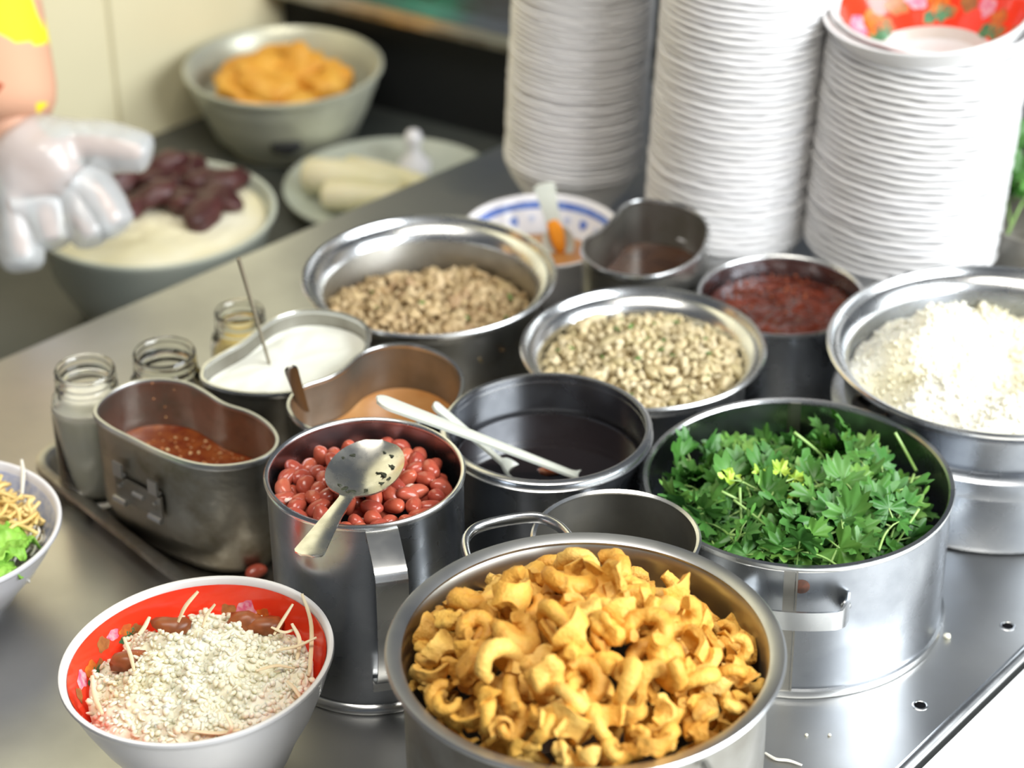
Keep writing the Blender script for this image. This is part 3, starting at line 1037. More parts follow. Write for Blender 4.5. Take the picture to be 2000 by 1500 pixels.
bbl = P(1058, 447, .058)
blueb, blue_fn = blue_bowl('white bowl with blue band and florets, sauce stained spoon inside', .0652, .058, (bbl.x, bbl.y, 0))
lbp = P(-130, 1025, .066)
leftb, left_fn = blue_bowl('white bowl with pale blue inner band, filled with noodles and lettuce', .083, .066, (lbp.x, lbp.y, 0), pale=True)


def bowl_fill(name, fn, z, m, loc, label, dome=0, rot=(0, 0, 0), amp=0.0, cat='food', n=64, zlow=.014):
    """solid filling of a bowl up to level z with dome and lumps"""
    v, f = [], []
    nr_ = 26
    v.append((0, 0, z + dome + amp * noise.noise(Vector((0, 0, 3)))))
    for i in range(1, nr_ + 1):
        s = i / nr_
        for k in range(n):
            a = 2 * PI * k / n
            e = fn(a, z, .0016)
            x, y = e.x * s, e.y * s
            zz_ = z + dome * (1 - s ** 2.2) + amp * (noise.noise(Vector((x * 60, y * 60, 1.7))) + .5 * noise.noise(Vector((x * 150, y * 150, 4)))) * (1 if s < .97 else .3)
            v.append((x, y, zz_))
    for q in (zlow,):
        for k in range(n):
            e = fn(2 * PI * k / n, q, .0022)
            v.append((e.x, e.y, q))
    v.append((0, 0, zlow - .001))
    f += [(0, 1 + k, 1 + (k + 1) % n) for k in range(n)]
    for i in range(nr_):
        b0, b1 = 1 + i * n, 1 + (i + 1) * n
        f += [(b0 + k, b1 + k, b1 + (k + 1) % n, b0 + (k + 1) % n) for k in range(n)]
    b0 = 1 + nr_ * n
    f += [(b0 + k, len(v) - 1, b0 + (k + 1) % n) for k in range(n)]
    o = obj(name, mesh(name, v, f), M[m], None, loc, rot)
    if label: tag(o, label, cat)
    return o


o = bowl_fill('orange_dip', blue_fn, .030, 'orange_sauce', (bbl.x, bbl.y, 0), 'thin orange red dip pooled in the blue florets bowl', cat='sauce')

# ------------------------------------------------------------------ generic heaps of crumbs
def heap_z(kind, x, y, R):
    r = math.hypot(x, y) / R
    if kind == 'L':
        return .055 + .012 * (1 - r * r) + .007 * noise.noise(Vector((x * 35, y * 35, 2))) + .007 * (-y / R) - .002 * x / R
    if kind == 'M':
        return .073 + .014 * (1 - r * r) + .006 * noise.noise(Vector((x * 35, y * 35, 9))) - .002 * y / R
    if kind == 'rice':
        ux, uy = x / R, y / R
        a = .079 + .006 * (1 - r * r)
        for hx, hy, hz, wx, wy in ((-.62, .10, .014, .26, .30), (-.40, .30, .024, .26, .26), (-.18, .46, .022, .20, .20), (-.45, -.35, .012, .26, .26), (-.05, -.62, .010, .35, .22)):
            a += hz * math.exp(-(((ux - hx) / wx) ** 2 + ((uy - hy) / wy) ** 2))
        a -= .016 * math.exp(-(((ux - .10) / .26) ** 2 + ((uy - .02) / .30) ** 2))
        a += .008 * noise.noise(Vector((x * 42, y * 42, 5))) + .004 * noise.noise(Vector((x * 100, y * 100, 5)))
        if r > .8: a = a * (1 - (r - .8) / .2) + min(a, .082) * ((r - .8) / .2)
        return a


def crumb_heap(name, kind, R, loc, m, label, d, size, cat, tmpl, layers=2, base_m=None, base_drop=.004):
    # solid base of the heap + crumbs, one mesh
    n, nr_ = 56, 22
    v, f = [(0, 0, heap_z(kind, 0, 0, R) - base_drop)], []
    for i in range(1, nr_ + 1):
        s = i / nr_
        for k in range(n):
            a = 2 * PI * k / n
            x, y = R * s * math.cos(a), R * s * math.sin(a)
            v.append((x, y, heap_z(kind, x, y, R) - base_drop))
    for k in range(n):
        a = 2 * PI * k / n
        v.append((R * math.cos(a) * .97, R * math.sin(a) * .97, .0065))
    v.append((0, 0, .0045))
    f += [(0, 1 + k, 1 + (k + 1) % n) for k in range(n)]
    for i in range(nr_):
        b0, b1 = 1 + i * n, 1 + (i + 1) * n
        f += [(b0 + k, b1 + k, b1 + (k + 1) % n, b0 + (k + 1) % n) for k in range(n)]
    b0 = 1 + nr_ * n
    f += [(b0 + k, len(v) - 1, b0 + (k + 1) % n) for k in range(n)]
    pl = []
    for L_ in range(layers):
        for x, y in disc_points(R - size * .6, d * (1 if L_ == 0 else 1.25)):
            pl.append((rnd.randrange(len(tmpl)), (x, y, heap_z(kind, x, y, R) - L_ * size * .45 + rnd.gauss(0, size * .22)), rot_rand(), size * (rnd.uniform(.5, 1.15) if rnd.random() < .85 else rnd.uniform(1.1, 1.6))))
    cv, cf = scatter(tmpl, pl)
    v, f = join([(v, f), (cv, cf)])
    o = obj(name, mesh(name, v, f), M[m], None, loc)
    return tag(o, label, cat, None, 'stuff')


crumbs = [lumpy(2, 1, .70, .60, 1.05, 1.9 + .25 * k, k) for k in range(8)]
lp = (aML.x, aML.y, 0)
mL = crumb_heap('browned_mince', 'L', riL - .001, lp, 'mince_a', 'browned crumbly mince in the half full steel pot', .0062, .0050, 'mince', crumbs)
mp_ = (aMM.x, aMM.y, 0)
mM = crumb_heap('pale_mince', 'M', riM - .001, mp_, 'mince_b', 'pale crumbly mince with herb bits in the nearly full pot', .0060, .0047, 'mince', crumbs)
# herb bits in both
for par, R_, kind, n_ in ((mM, riM, 'M', 26), (mL, riL, 'L', 10)):
    pl = []
    for _ in range(n_):
        a, r = rnd.uniform(0, 6.28), R_ * .85 * math.sqrt(rnd.random())
        x, y = r * math.cos(a), r * math.sin(a)
        pl.append((rnd.randrange(6), (x, y, heap_z(kind, x, y, R_) + .002), rot_rand(False), (.0028, .002, .0008)))
    if kind == 'M':
        hb = P(1243, 668, .082) - Vector(mp_)
        pl.append((0, (hb.x, hb.y, .0835), (.2, .1, .3), (.0075, .0045, .0022)))
        pl.append((1, (hb.x + .007, hb.y + .002, .0835), (.2, .3, 1.3), (.005, .0035, .0018)))
    tag(obj('herb_bits', mesh('herb_bits', *scatter(crumbs, pl)), M['herb'], par), kind='stuff')


def grain(seed):
    v, f = tube([Vector((-1, 0, 0)), Vector((-.55, .03, .02)), Vector((.0, .10, .05)), Vector((.55, .03, .02)), Vector((1, 0, 0))], [.12, .33, .40, .33, .12], 6)
    return v, f


grains = [grain(k) for k in range(2)]
blobs = [lumpy(1, 1, .8, .7, .4, 1.5, k + 11) for k in range(4)]
rl = (aR.x, aR.y, 0)
rice = crumb_heap('sticky_rice', 'rice', riR - .001, rl, 'rice_pot', 'white sticky rice mounded in the large stepped pot', .0036, .0027, 'rice', grains + blobs, 1, base_drop=.0004)

# chilli oil in its pot
prf = lambda th, z, off=.0006: Vector(((RCH - .003 - off) * math.cos(th), (RCH - .003 - off) * math.sin(th), z))
co = bowl_fill('chili_oil', prf, .056, 'chili_oil', (aCH.x, aCH.y, 0), 'dark red chilli oil paste inside the thin rimmed pot', .004, amp=.004, cat='sauce', zlow=.005)
pl = []
for x, y in disc_points(RCH - .008, .0055):
    if noise.noise(Vector((x * 40, y * 40, 0))) + y * 6 > -.12:
        pl.append((rnd.randrange(3), (x, y, .0595 + .004 * noise.noise(Vector((x * 60, y * 60, 1.7)))), rot_rand(False), rnd.uniform(.6, 1.5)))
tag(obj('chili_flakes', mesh('chili_flakes', *scatter(seed_t, pl)), mat('chili_flake', (.30, .06, .02), .3, 0, island=[(.15, .018, .006), (.26, .06, .015), (.10, .012, .006)]), co), kind='stuff')
# dark sauce
prf = lambda th, z, off=.0006: Vector(((riD - off) * math.cos(th), (riD - off) * math.sin(th), z))
ds = bowl_fill('dark_sauce', prf, .080, 'dark_sauce', (aD.x, aD.y, 0), 'thin black sauce in the pot with doubled rim', cat='sauce', zlow=.006)
q = P(1075, 918, .081)
v, f = lumpy(2, .009, .005, .0012, .3, 1.5, 3)
tag(obj('chili_slice', mesh('chili_slice', v, f), M['chili'], None, (q.x, q.y, .0806)), 'red chilli slice floating in the black sauce', 'chilli')

# ------------------------------------------------------------------ spoons
def spoon_mesh(L, bl, bw, hw0, hw1, depth, th=.0011, nL=60, nW=14, crank=.004, hend=None):
    """along +X: bowl from 0..bl, handle to L; concave up"""
    rows = []
    for i in range(nL + 1):
        s = i / nL
        x = L * s ** .9
        if x < bl:
            u = x / bl * 2 - 1
            wd = bw * math.sqrt(max(0, 1 - (abs(u) ** 2.1)))
            if u > 0: wd = max(wd, hw0)
            dp = depth * max(0, 1 - u * u)
        else:
            u = (x - bl) / (L - bl)
            wd = hw0 + (hw1 - hw0) * u ** 1.4
            if u > .93: wd *= math.sqrt(max(0, 1 - ((u - .93) / .07) ** 2 * .85))
            dp = 0
        zc = crank * math.sin(min(1, max(0, (x - bl * .8) / (L - bl * .8))) * PI * .5)
        rows.append((x, max(wd, .0004), dp, zc))
    v, f = [], []
    for side in (0, 1):
        for x, wd, dp, zc in rows:
            for k in range(nW + 1):
                t = k / nW * 2 - 1
                v.append((x, wd / 2 * t, zc - dp * (1 - t * t) - th * side + (.0006 * (t * t) * -1 if dp == 0 else 0)))
    n1 = nW + 1
    o = (nL + 1) * n1
    for i in range(nL):
        for k in range(nW):
            a = i * n1 + k
            f.append((a, a + 1, a + n1 + 1, a + n1))
            f.append((o + a + n1, o + a + n1 + 1, o + a + 1, o + a))
        a = i * n1
        f.append((a, a + n1, o + a + n1, o + a))
        a = i * n1 + nW
        f.append((a + n1, a, o + a, o + a + n1))
    for a0_ in (0, nL * n1):
        for k in range(nW):
            q = (a0_ + k, a0_ + k + 1, o + a0_ + k + 1, o + a0_ + k)
            f.append(q if a0_ else q[::-1])
    return mesh('spoon', v, f, True, 50)


def place_dir(o, A, B, roll=0.0, upv=Vector((0, 0, 1))):
    """put o's origin at A with +X towards B"""
    X = (B - A).normalized()
    Y = upv.cross(X).normalized()
    Z = X.cross(Y)
    Rm = Matrix((X, Y, Z)).transposed().to_4x4() @ Matrix.Rotation(roll, 4, 'X')
    o.matrix_world = Matrix.Translation(A) @ Rm


# steel spoon on the beans
A_, e_ = P(747, 858, .150), P(600, 1094, .146)
L_ = (e_ - A_).length
SBL = .064
sp = thing('steel_spoon', 'round steel spoon flecked with herbs lying across the red beans', 'spoon')
place_dir(sp, A_, e_)
obj('body', spoon_mesh(L_, SBL, .046, .0085, .0195, .009), M['spoon_steel'], sp)
pl = []
for x, y, s in ((.008, .010, 1), (.015, .014, 1.4), (.018, .006, .8), (.020, .011, 1.9), (.027, .013, 1.2), (.034, .006, 1), (.036, -.002, 1.1), (.037, -.007, 1.6), (.034, -.011, .9), (.012, -.014, .9), (.016, -.018, .7), (.006, .004, .7), (.024, .016, 1.0), (.039, -.003, .8)):
    x *= 1.4
    u = x / SBL * 2 - 1
    hw = .046 * math.sqrt(1 - abs(u) ** 2.1) / 2
    zz_ = -.009 * (1 - u * u) * (1 - (y / hw) ** 2) + .0004
    pl.append((rnd.randrange(6), (x, y, zz_), (0, 0, rnd.uniform(0, 6)), (.0022 * s, .0016 * s, .0005)))
tag(obj('herb_flecks', mesh('herb_flecks', *scatter(crumbs, pl)), mat('dark_fleck', (.03, .035, .02), .5), sp), kind='stuff')

# two white plastic spoons in the black sauce
for (x0, y0, z0), (x1, y1, z1), hw0, hw1, lab in (((735, 781, .150), (1150, 934, .078), .0075, .0165, 'long white plastic spoon reaching out of the black sauce pot'),
                                                   ((845, 790, .128), (1003, 916, .082), .005, .0100, 'short slim white plastic spoon under the longer one')):
    E_, B_ = P(x0, y0, z0), P(x1, y1, z1)
    dvec = (B_ - E_).normalized()
    A_ = B_ + dvec * .016
    t = thing('plastic_spoon', lab, 'spoon')
    place_dir(t, A_, E_)
    obj('body', spoon_mesh((E_ - A_).length, .026, .018, hw0, hw1, .004, .0020, crank=.002), M['plastic_white'], t)

# dark spoon handle in the orange sauce
E_, B_ = P(567, 717, .140), P(603, 828, .070)
t = thing('dark_spoon', 'dark flat spoon handle standing in the orange sauce cup', 'spoon')
A_ = B_ + (B_ - E_).normalized() * .03
place_dir(t, A_, E_, upv=(CAM - B_).normalized())
obj('body', spoon_mesh((E_ - A_).length, .028, .024, .006, .0095, .004, .0014, crank=.001), M['dark_metal'], t)
# thin stick in the sugar
E_, B_ = P(466, 505, .185), P(537, 747, .075)
v, f = tube([B_ - E_ * 0, B_ * .5 + E_ * .5, E_], [.0010, .0013, .0016], 8)
sk = obj('thin_stick', mesh('thin_stick', [Vector(a) - B_ for a in v], f, True, 60), M['wood'], None, B_)
tag(sk, 'thin dark stick standing upright in the white sugar', 'stick')
# stained spoon in the blue bowl
E_, B_ = P(1062, 358, .088), P(1092, 482, .036)
t = thing('stained_spoon', 'translucent plastic spoon with orange sauce stain in the florets bowl', 'spoon')
A_ = B_ + (B_ - E_).normalized() * .012
place_dir(t, A_, E_, upv=(CAM - B_).normalized())
sb = obj('body', spoon_mesh((E_ - A_).length, .03, .026, .012, .018, .005, .0018, crank=.001), M['plastic_white'], t)
v, f = lumpy(2, .017, .0068, .0016, .3, 1.3, 5)
obj('sauce_stain', mesh('sauce_stain', [(a.x + .024, a.y, a.z - .0004) for a in v], f), mat('orange_stain', (.85, .30, .02), .3), t)

# ------------------------------------------------------------------ pork cracklings
def crk_curl(seed, arc, r1, r2, flat=.8, twist=.3):
    r_ = random.Random(seed)
    n, sg = 22, 9
    path = []
    for i in range(n + 1):
        u = i / n
        a = arc * (u - .5)
        rr_ = r1 * (1 + .25 * math.sin(u * PI * 2 + seed)) * (1 - .25 * u)
        path.append(Vector((rr_ * math.cos(a), rr_ * math.sin(a), twist * r1 * (u - .5) * 2)))
    rads = [r2 * (.62 + .45 * math.sin(PI * min(1, max(0, i / n * .92 + .04))) + .12 * noise.noise(Vector((i * .5, seed, 0)))) for i in range(n + 1)]
    v, f = tube(path, rads, sg, flat)
    o = Vector((seed * 5.1, 0, 0))
    v = [p + p.normalized() * (.0012 * noise.noise(p * 330 + o) + .0008 * noise.noise(p * 800 + o)) for p in v]
    return v, f


def crk_shell(seed, arc, R, Wd, th, cone=.4):
    n, m_ = 20, 8
    v, f = [], []
    o = Vector((seed * 2.3, 1, 4))
    for side in (0, 1):
        for i in range(n + 1):
            a = arc * (i / n - .5)
            for j in range(m_ + 1):
                u = j / m_ - .5
                rr_ = R * (1 + cone * u) - th * side
                edge = 1 - .3 * abs(a / arc * 2) ** 3
                p = Vector((rr_ * math.cos(a), rr_ * math.sin(a), u * Wd * edge * (1 + .25 * math.sin(3 * a + seed))))
                p += p.normalized() * (.0016 * noise.noise(p * 160 + o) + .0008 * noise.noise(p * 600 + o))
                v.append(p)
    n1 = m_ + 1
    oo = (n + 1) * n1
    for i in range(n):
        for j in range(m_):
            a = i * n1 + j
            f.append((a, a + n1, a + n1 + 1, a + 1))
            f.append((oo + a, oo + a + 1, oo + a + n1 + 1, oo + a + n1))
        a = i * n1
        f.append((a, oo + a, oo + a + n1, a + n1))
        a += m_
        f.append((a, a + n1, oo + a + n1, oo + a))
    for i in (0, n):
        for j in range(m_):
            a = i * n1 + j
            q = (a, a + 1, oo + a + 1, oo + a)
            f.append(q if i == 0 else q[::-1])
    return v, f


def crk_puff(seed):
    v, f = ico(3)
    o = Vector((seed * 7.7, 2, 1))
    out_ = []
    for p in v:
        k = 1 + .55 * noise.noise(p * 1.5 + o) + .16 * noise.noise(p * 4.5 + o)
        if p.z > .5: k *= 1 - .75 * (p.z - .5)
        out_.append(Vector((p.x * .0105, p.y * .0088, p.z * .0075)) * k)
    return out_, f


crk = [crk_curl(1, 4.7, .0098, .0046, 1.0), crk_curl(2, 5.4, .0092, .0042, 1.15, .6), crk_curl(3, 3.8, .0115, .0044, 1.0, .2), crk_curl(4, 2.1, .0170, .0044, 1.0, .3), crk_curl(5, 5.0, .0086, .0048, 1.1, .4),
       crk_shell(1, 4.6, .0096, .0135, .0036), crk_shell(2, 3.3, .0120, .0145, .0034, .5), crk_shell(3, 5.3, .0088, .0120, .0036, .25), crk_puff(1), crk_puff(2), crk_shell(6, 2.4, .0135, .0150, .0034, .3)]
CRK_L = ['golden C shaped pork crackling curl heaped in the flat lipped pan'] * 3 + ['long arched strip of pork crackling heaped in the flat lipped pan'] + ['golden C shaped pork crackling curl heaped in the flat lipped pan'] + \
    ['hollow shell shaped pork crackling heaped in the flat lipped pan'] * 3 + ['knobbly puffed pork crackling lump heaped in the flat lipped pan'] * 2 + ['hollow shell shaped pork crackling heaped in the flat lipped pan']
CRK_G = {'C': 'curled pork cracklings', 'a': 'arched pork crackling strips', 's': 'shell shaped pork cracklings', 'p': 'puffed pork crackling lumps'}
CRK_K = 'CCCaCsssppS'.lower().replace('c', 'C')
crk_me = []
for v, f in crk:
    me = mesh('crackling', v, f, True, 60)
    me.materials.append(M['crackling'])
    crk_me.append(me)
RH = ri_pan - .007


def pan_z(x, y):
    r = math.hypot(x + .006, y + .014) / RH
    return .182 - .040 * min(1.25, r) ** 2.0 + .004 * noise.noise(Vector((x * 30, y * 30, 0)))


cl = 'golden curled pork crackling heaped in the flat lipped pan'
for L_, (sp_, drop, rmin) in enumerate(((.0172, 0, 0), (.0150, .011, 0), (.0152, .023, .45), (.0120, .006, .84), (.0190, .034, .6))):
    for x, y in disc_points(RH - .002, sp_, 7000):
        if math.hypot(x, y) < rmin * RH: continue
        i = rnd.choices(range(11), [4, 4, 3, 2, 4, 5, 4, 4, 2, 2, 3])[0]
        s = rnd.uniform(.9, 1.25) * (1 if math.hypot(x, y) < RH * .82 else .66)
        o = obj('pork_crackling', crk_me[i], None, None, (aP.x + x, aP.y + y, pan_z(x, y) - drop + rnd.gauss(0, .0022)),
                (rnd.gauss(0, .7), rnd.gauss(0, .7), rnd.uniform(0, 6.28)))
        o.scale = (s, s, s)
        tag(o, CRK_L[i], 'crackling', CRK_G[CRK_K[i]])

# ------------------------------------------------------------------ red beans
def bean_mesh(seed):
    v, f = ico(3)
    r_ = random.Random(seed)
    lx, ly, lz = r_.uniform(.0070, .0082), r_.uniform(.0051, .0058), r_.uniform(.0048, .0054)
    out_ = []
    for p in v:
        q = Vector((p.x * lx, p.y * ly, p.z * lz))
        q.y += .0011 * (1 - (p.x) ** 2 * 1.9) * (1 if p.y < 0 else .35)
        q *= 1 + .04 * noise.noise(p * 2 + Vector((seed, 0, 0)))
        out_.append(q)
    me = mesh('red_bean', out_, f)
    me.materials.append(M['bean'])
    return me


bm_ = [bean_mesh(k) for k in range(4)]
for L_, (sp_, drop) in enumerate(((.0091, 0), (.0108, .0085))):
    for x, y in disc_points(riB - .0078, sp_, 6000):
        r = math.hypot(x, y) / riB
        z = .127 + .005 * (1 - r * r) - .002 * (y / riB) - drop + rnd.gauss(0, .0012)
        o = obj('red_bean', bm_[rnd.randrange(4)], None, None, (aB.x + x, aB.y + y, z), (rnd.gauss(0, .5), rnd.gauss(0, .5), rnd.uniform(0, 6.28)))
        tag(o, 'shiny red bean among those filling the tall steel mug', 'bean', 'red beans in the steel mug')
o = obj('red_bean', bm_[0], None, None, Vector((*P(500, 1118, .008)[:2], .0085)), (0, 0, .6))
tag(o, 'single red bean lying loose on the tray by the mug', 'bean')
for px, py in ((560, 975), (700, 1018), (802, 952)):
    q = P(px, py, .131)
    v, f = lumpy(2, .004, .003, .002, .5, 1.6, px)
    tag(obj('bean_skin', mesh('bean_skin', v, f), M['bean_husk'], None, q), 'pale loose bean skin among the red beans', 'bean skin', 'pale bean skins in the mug')

# ------------------------------------------------------------------ coriander
def leaf_mesh(seed, R=.0125):
    r_ = random.Random(seed)
    n = 46
    v, f = [(0, 0, 0)], []
    cup = r_.uniform(-.35, .45)
    ph = r_.uniform(0, 6)
    for ring in (.4, .75, 1.0):
        for k in range(n + 1):
            a = (k / n - .5) * math.radians(285)
            lobe = .62 + .38 * abs(math.cos(a * 1.26)) ** .6
            tooth = 1 + (.16 * math.sin(a * 13 + ph) + .05 * math.sin(a * 29)) * (ring ** 3)
            rr_ = R * ring * lobe * (tooth if ring > .9 else 1) * (1 - .22 * (abs(a) / 2.5) ** 2)
            if ring == 1.0:
                d_ = abs(math.cos(a * 1.26))
                if d_ < .18: rr_ *= .72
            x, y = rr_ * math.cos(a), rr_ * math.sin(a)
            z = cup * rr_ * rr_ / R + .0016 * ring * math.sin(5 * a + ph) + .0007 * ring * math.sin(11 * a)
            v.append((x + R * .25 * 0, y, z))
    n1 = n + 1
    for k in range(n):
        f.append((0, 1 + k, 2 + k))
        for q in range(2):
            a = 1 + q * n1 + k
            f.append((a, a + n1, a + n1 + 1, a + 1))
    return mesh('leaf', v, f)


leaves = [leaf_mesh(k, .0140 + .0018 * (k % 3)) for k in range(8)]
leaves_b = [leaf_mesh(20 + k, .0085) for k in range(2)]
for l in leaves: l.materials.append(M['cil_leaf'])
for l in leaves_b: l.materials.append(M['cil_bright'])
RCI = ro - .004


def make_sprig(seed):
    r_ = random.Random(seed)
    L_ = r_.uniform(.030, .052)
    ben = r_.uniform(-.012, .012)
    path = bez([(-L_ * .5, 0, -.003), (-L_ * .1, ben * .5, .002), (L_ * .25, ben, .003), (L_ * .5, ben * .8, .001)], 10)
    parts = [tube(path, [.0010 - .0004 * i / 10 for i in range(11)], 6)]
    spots = [(path[-1], path[-1] - path[-2])]
    for k, side in ((7, 1), (5, -1)):
        b_ = path[k]
        tip = b_ + Vector((.008, side * r_.uniform(.008, .013), r_.uniform(0, .006)))
        parts.append(tube([b_, (b_ + tip) / 2 + Vector((0, 0, .001)), tip], [.0007, .0006, .0005], 5))
        spots.append((tip, tip - b_))
    st = mesh('stem', *join(parts))
    st.materials.append(M['cil_stem'])
    return st, [(p, math.atan2(d.y, d.x), r_.uniform(-.4, .4), r_.uniform(-.5, .3), r_.randrange(8)) for p, d in spots]


sprigs = [make_sprig(k) for k in range(6)]


def sprig(loc, rot, k, s, bright=False, label='leafy green coriander sprig in the strap handled pot', group='coriander sprigs in the pot'):
    st, sp_ = sprigs[k]
    t = thing('coriander_sprig', label, 'coriander', loc, group, rot)
    t.scale = (s, s, s)
    obj('stem', st, None, t)
    for p_, a, rx, ry, li in sp_:
        lf = obj('leaf', leaves_b[li % 2] if bright else leaves[li], None, t, p_, (rx, ry, a))
    return t


from mathutils import Euler
for sp_, drop in ((.0125, 0), (.0150, .009), (.018, .018)):
    for x, y in disc_points(RCI - .016, sp_, 5000):
        r = math.hypot(x, y) / RCI
        z = .076 + .013 * (1 - r * r) - .009 * y / RCI - drop + rnd.gauss(0, .0025)
        for _ in range(30):
            k, sc, eu = rnd.randrange(6), rnd.uniform(.75, 1.1), Euler((rnd.gauss(0, .45), rnd.gauss(0, .45), rnd.uniform(0, 6.28)))
            Rm = eu.to_matrix()
            pts = [Vector((x, y, 0)) + Rm @ (p_ * sc + Vector((math.cos(a), math.sin(a), 0)) * .015 * sc) for p_, a, *_r in sprigs[k][1]] + [Vector((x, y, 0)) + Rm @ Vector((-.024 * sc, 0, 0))]
            if max(math.hypot(p_.x, p_.y) for p_ in pts) < RCI - .003: break
        else:
            continue
        sprig((aC.x + x, aC.y + y, z), eu, k, sc)
for px, py, z, rz in ((1520, 985, .098, .7), (1500, 960, .098, 2.4)):
    q = P(px, py, z)
    sprig(q, (.1, -.2, rz), 2, .9, True, 'yellow green coriander sprig lying on top of the darker coriander', 'yellow green coriander sprigs')
# loose stems poking out
for pts in (((1320, 915, .085), (1328, 955, .082), (1325, 990, .078)), ((1616, 852, .099), (1602, 890, .09), (1597, 925, .084)), ((1748, 845, .1), (1768, 880, .09), (1790, 920, .084)),
            ((1662, 910, .104), (1610, 945, .099), (1500, 975, .094)), ((1392, 913, .096), (1440, 945, .092), (1490, 968, .09)), ((1652, 893, .095), (1665, 915, .09), (1680, 945, .085))):
    q = [P(*p_) for p_ in pts]
    v, f = tube(bez(q, 12), .0011, 7)
    st = obj('coriander_stalk', mesh('coriander_stalk', [a - q[0] for a in v], f, True, 60), M['cil_stem'], None, q[0])
    tag(st, 'bare light green coriander stalk poking out of the leaves', 'stalk', 'bare coriander stalks')

# ------------------------------------------------------------------ rice and shreds in the red bowl
E_ = Matrix.Rotation(tilt_front[1], 4, 'Y')
rloc = (rbp.x, rbp.y, .0024)
def rice_top(x, y):
    s_ = math.hypot(x, y) / .0775
    return .0625 + .0175 * (1 - s_ ** 2.2) + .008 * noise.noise(Vector((x * 62, y * 62, 1.7))) + .0055 * noise.noise(Vector((x * 140, y * 140, 4)))


base_r = bowl_fill('white_rice', red_fn, .0625, 'rice', rloc, 'clumpy white rice heaped in the red lined bowl', .017, tilt_front, 0, 'rice', zlow=.018)
for vv in base_r.data.vertices:
    if vv.co.z > .05: vv.co.z = rice_top(vv.co.x, vv.co.y) - .0008
tag(base_r, kind='stuff')
pl = []
for x, y in disc_points(.0665, .0027, 14000):
    pl.append((rnd.choice((0, 0, 1, 2, 3, 4, 5)), (x, y, max(.060 if math.hypot(x, y) > .055 else 0, rice_top(x, y)) + rnd.uniform(-.0014, .0004)), (rnd.gauss(0, .4), rnd.gauss(0, .5), rnd.uniform(0, 6.28)), rnd.uniform(.0016, .0033)))
v, f = scatter(grains + blobs, pl)
tag(obj('rice_grains', mesh('rice_grains', v, f), M['rice'], base_r), kind='stuff')


def strand(pts, r_, m, name, label, cat, group=None, flat=.6):
    q = bez(pts, 14)
    v, f = tube(q, [r_ * (.6 + .4 * math.sin(PI * (i + 1) / 16)) for i in range(15)], 7, flat)
    o_ = q[0].copy()
    o = obj(name, mesh(name, [a - o_ for a in v], f, True, 60), M[m], None, o_)
    return tag(o, label, cat, group)


sl = 'pale vegetable shred sticking out of rice in the red lined bowl'
for pts in (((348, 1215, .062), (362, 1185, .070), (387, 1155, .077)), ((590, 1160, .075), (608, 1220, .066), (606, 1300, .058), (602, 1320, .055)), ((618, 1245, .069), (580, 1262, .064), (540, 1270, .062)),
            ((572, 1180, .072), (550, 1215, .066), (535, 1240, .062)), ((570, 1218, .068), (585, 1250, .062), (580, 1290, .057)), ((242, 1245, .064), (255, 1280, .061), (262, 1310, .059)),
            ((292, 1205, .066), (282, 1225, .063), (270, 1240, .062)), ((180, 1320, .061), (185, 1360, .058), (200, 1395, .057)), ((420, 1180, .069), (405, 1200, .064), (395, 1225, .062)),
            ((470, 1425, .058), (430, 1432, .056), (372, 1428, .056)), ((560, 1330, .062), (575, 1345, .06), (588, 1365, .057)), ((530, 1225, .065), (555, 1235, .064), (578, 1228, .064)),
            ((500, 1310, .067), (540, 1300, .065), (575, 1305, .06)), ((440, 1395, .066), (452, 1420, .062), (440, 1440, .056))):
    strand([P(p_[0], p_[1], p_[2] + DZ) for p_ in pts], rnd.uniform(.0011, .0017), 'shred', 'vegetable_shred', sl, 'shred', 'vegetable shreds in the red lined bowl')
for px, py, z in ((335, 1222, .054), (480, 1212, .054), (515, 1222, .052), (250, 1290, .052)):
    v, f = lumpy(2, .012, .008, .006, .4, 1.4, px)
    tag(obj('stewed_bean', mesh('stewed_bean', v, f), mat('stew', (.35, .10, .03), .35, 0, (.2, .06, .02), 90), None, P(px, py, z + DZ)), 'brown stewed piece under the rice in the red lined bowl', 'stew', 'brown stewed pieces under the rice')

# ------------------------------------------------------------------ noodles and lettuce in the left bowl
ll = (lbp.x, lbp.y, 0)


def noodles(name, cx_, cy_, R, z, n, r_, m, label):
    parts = []
    for _ in range(n):
        a = rnd.uniform(0, 6.28)
        d_ = R * math.sqrt(rnd.random())
        c_ = Vector((cx_ + d_ * math.cos(a), cy_ + d_ * math.sin(a), z + rnd.uniform(-.006, .008)))
        h_ = rnd.uniform(0, 6.28)
        pts = []
        for k in range(5):
            pts.append(c_.copy())
            h_ += rnd.gauss(0, .6)
            c_ = c_ + Vector((math.cos(h_), math.sin(h_), rnd.gauss(0, .25))) * .0065
        if max(math.hypot(p_.x, p_.y) for p_ in pts) > .071: continue
        parts.append(tube(bez(pts, 9), r_, 5, .8))
    o = obj(name, mesh(name, *join(parts)), M[m], None, ll)
    return tag(o, label, 'noodles', None, 'stuff')


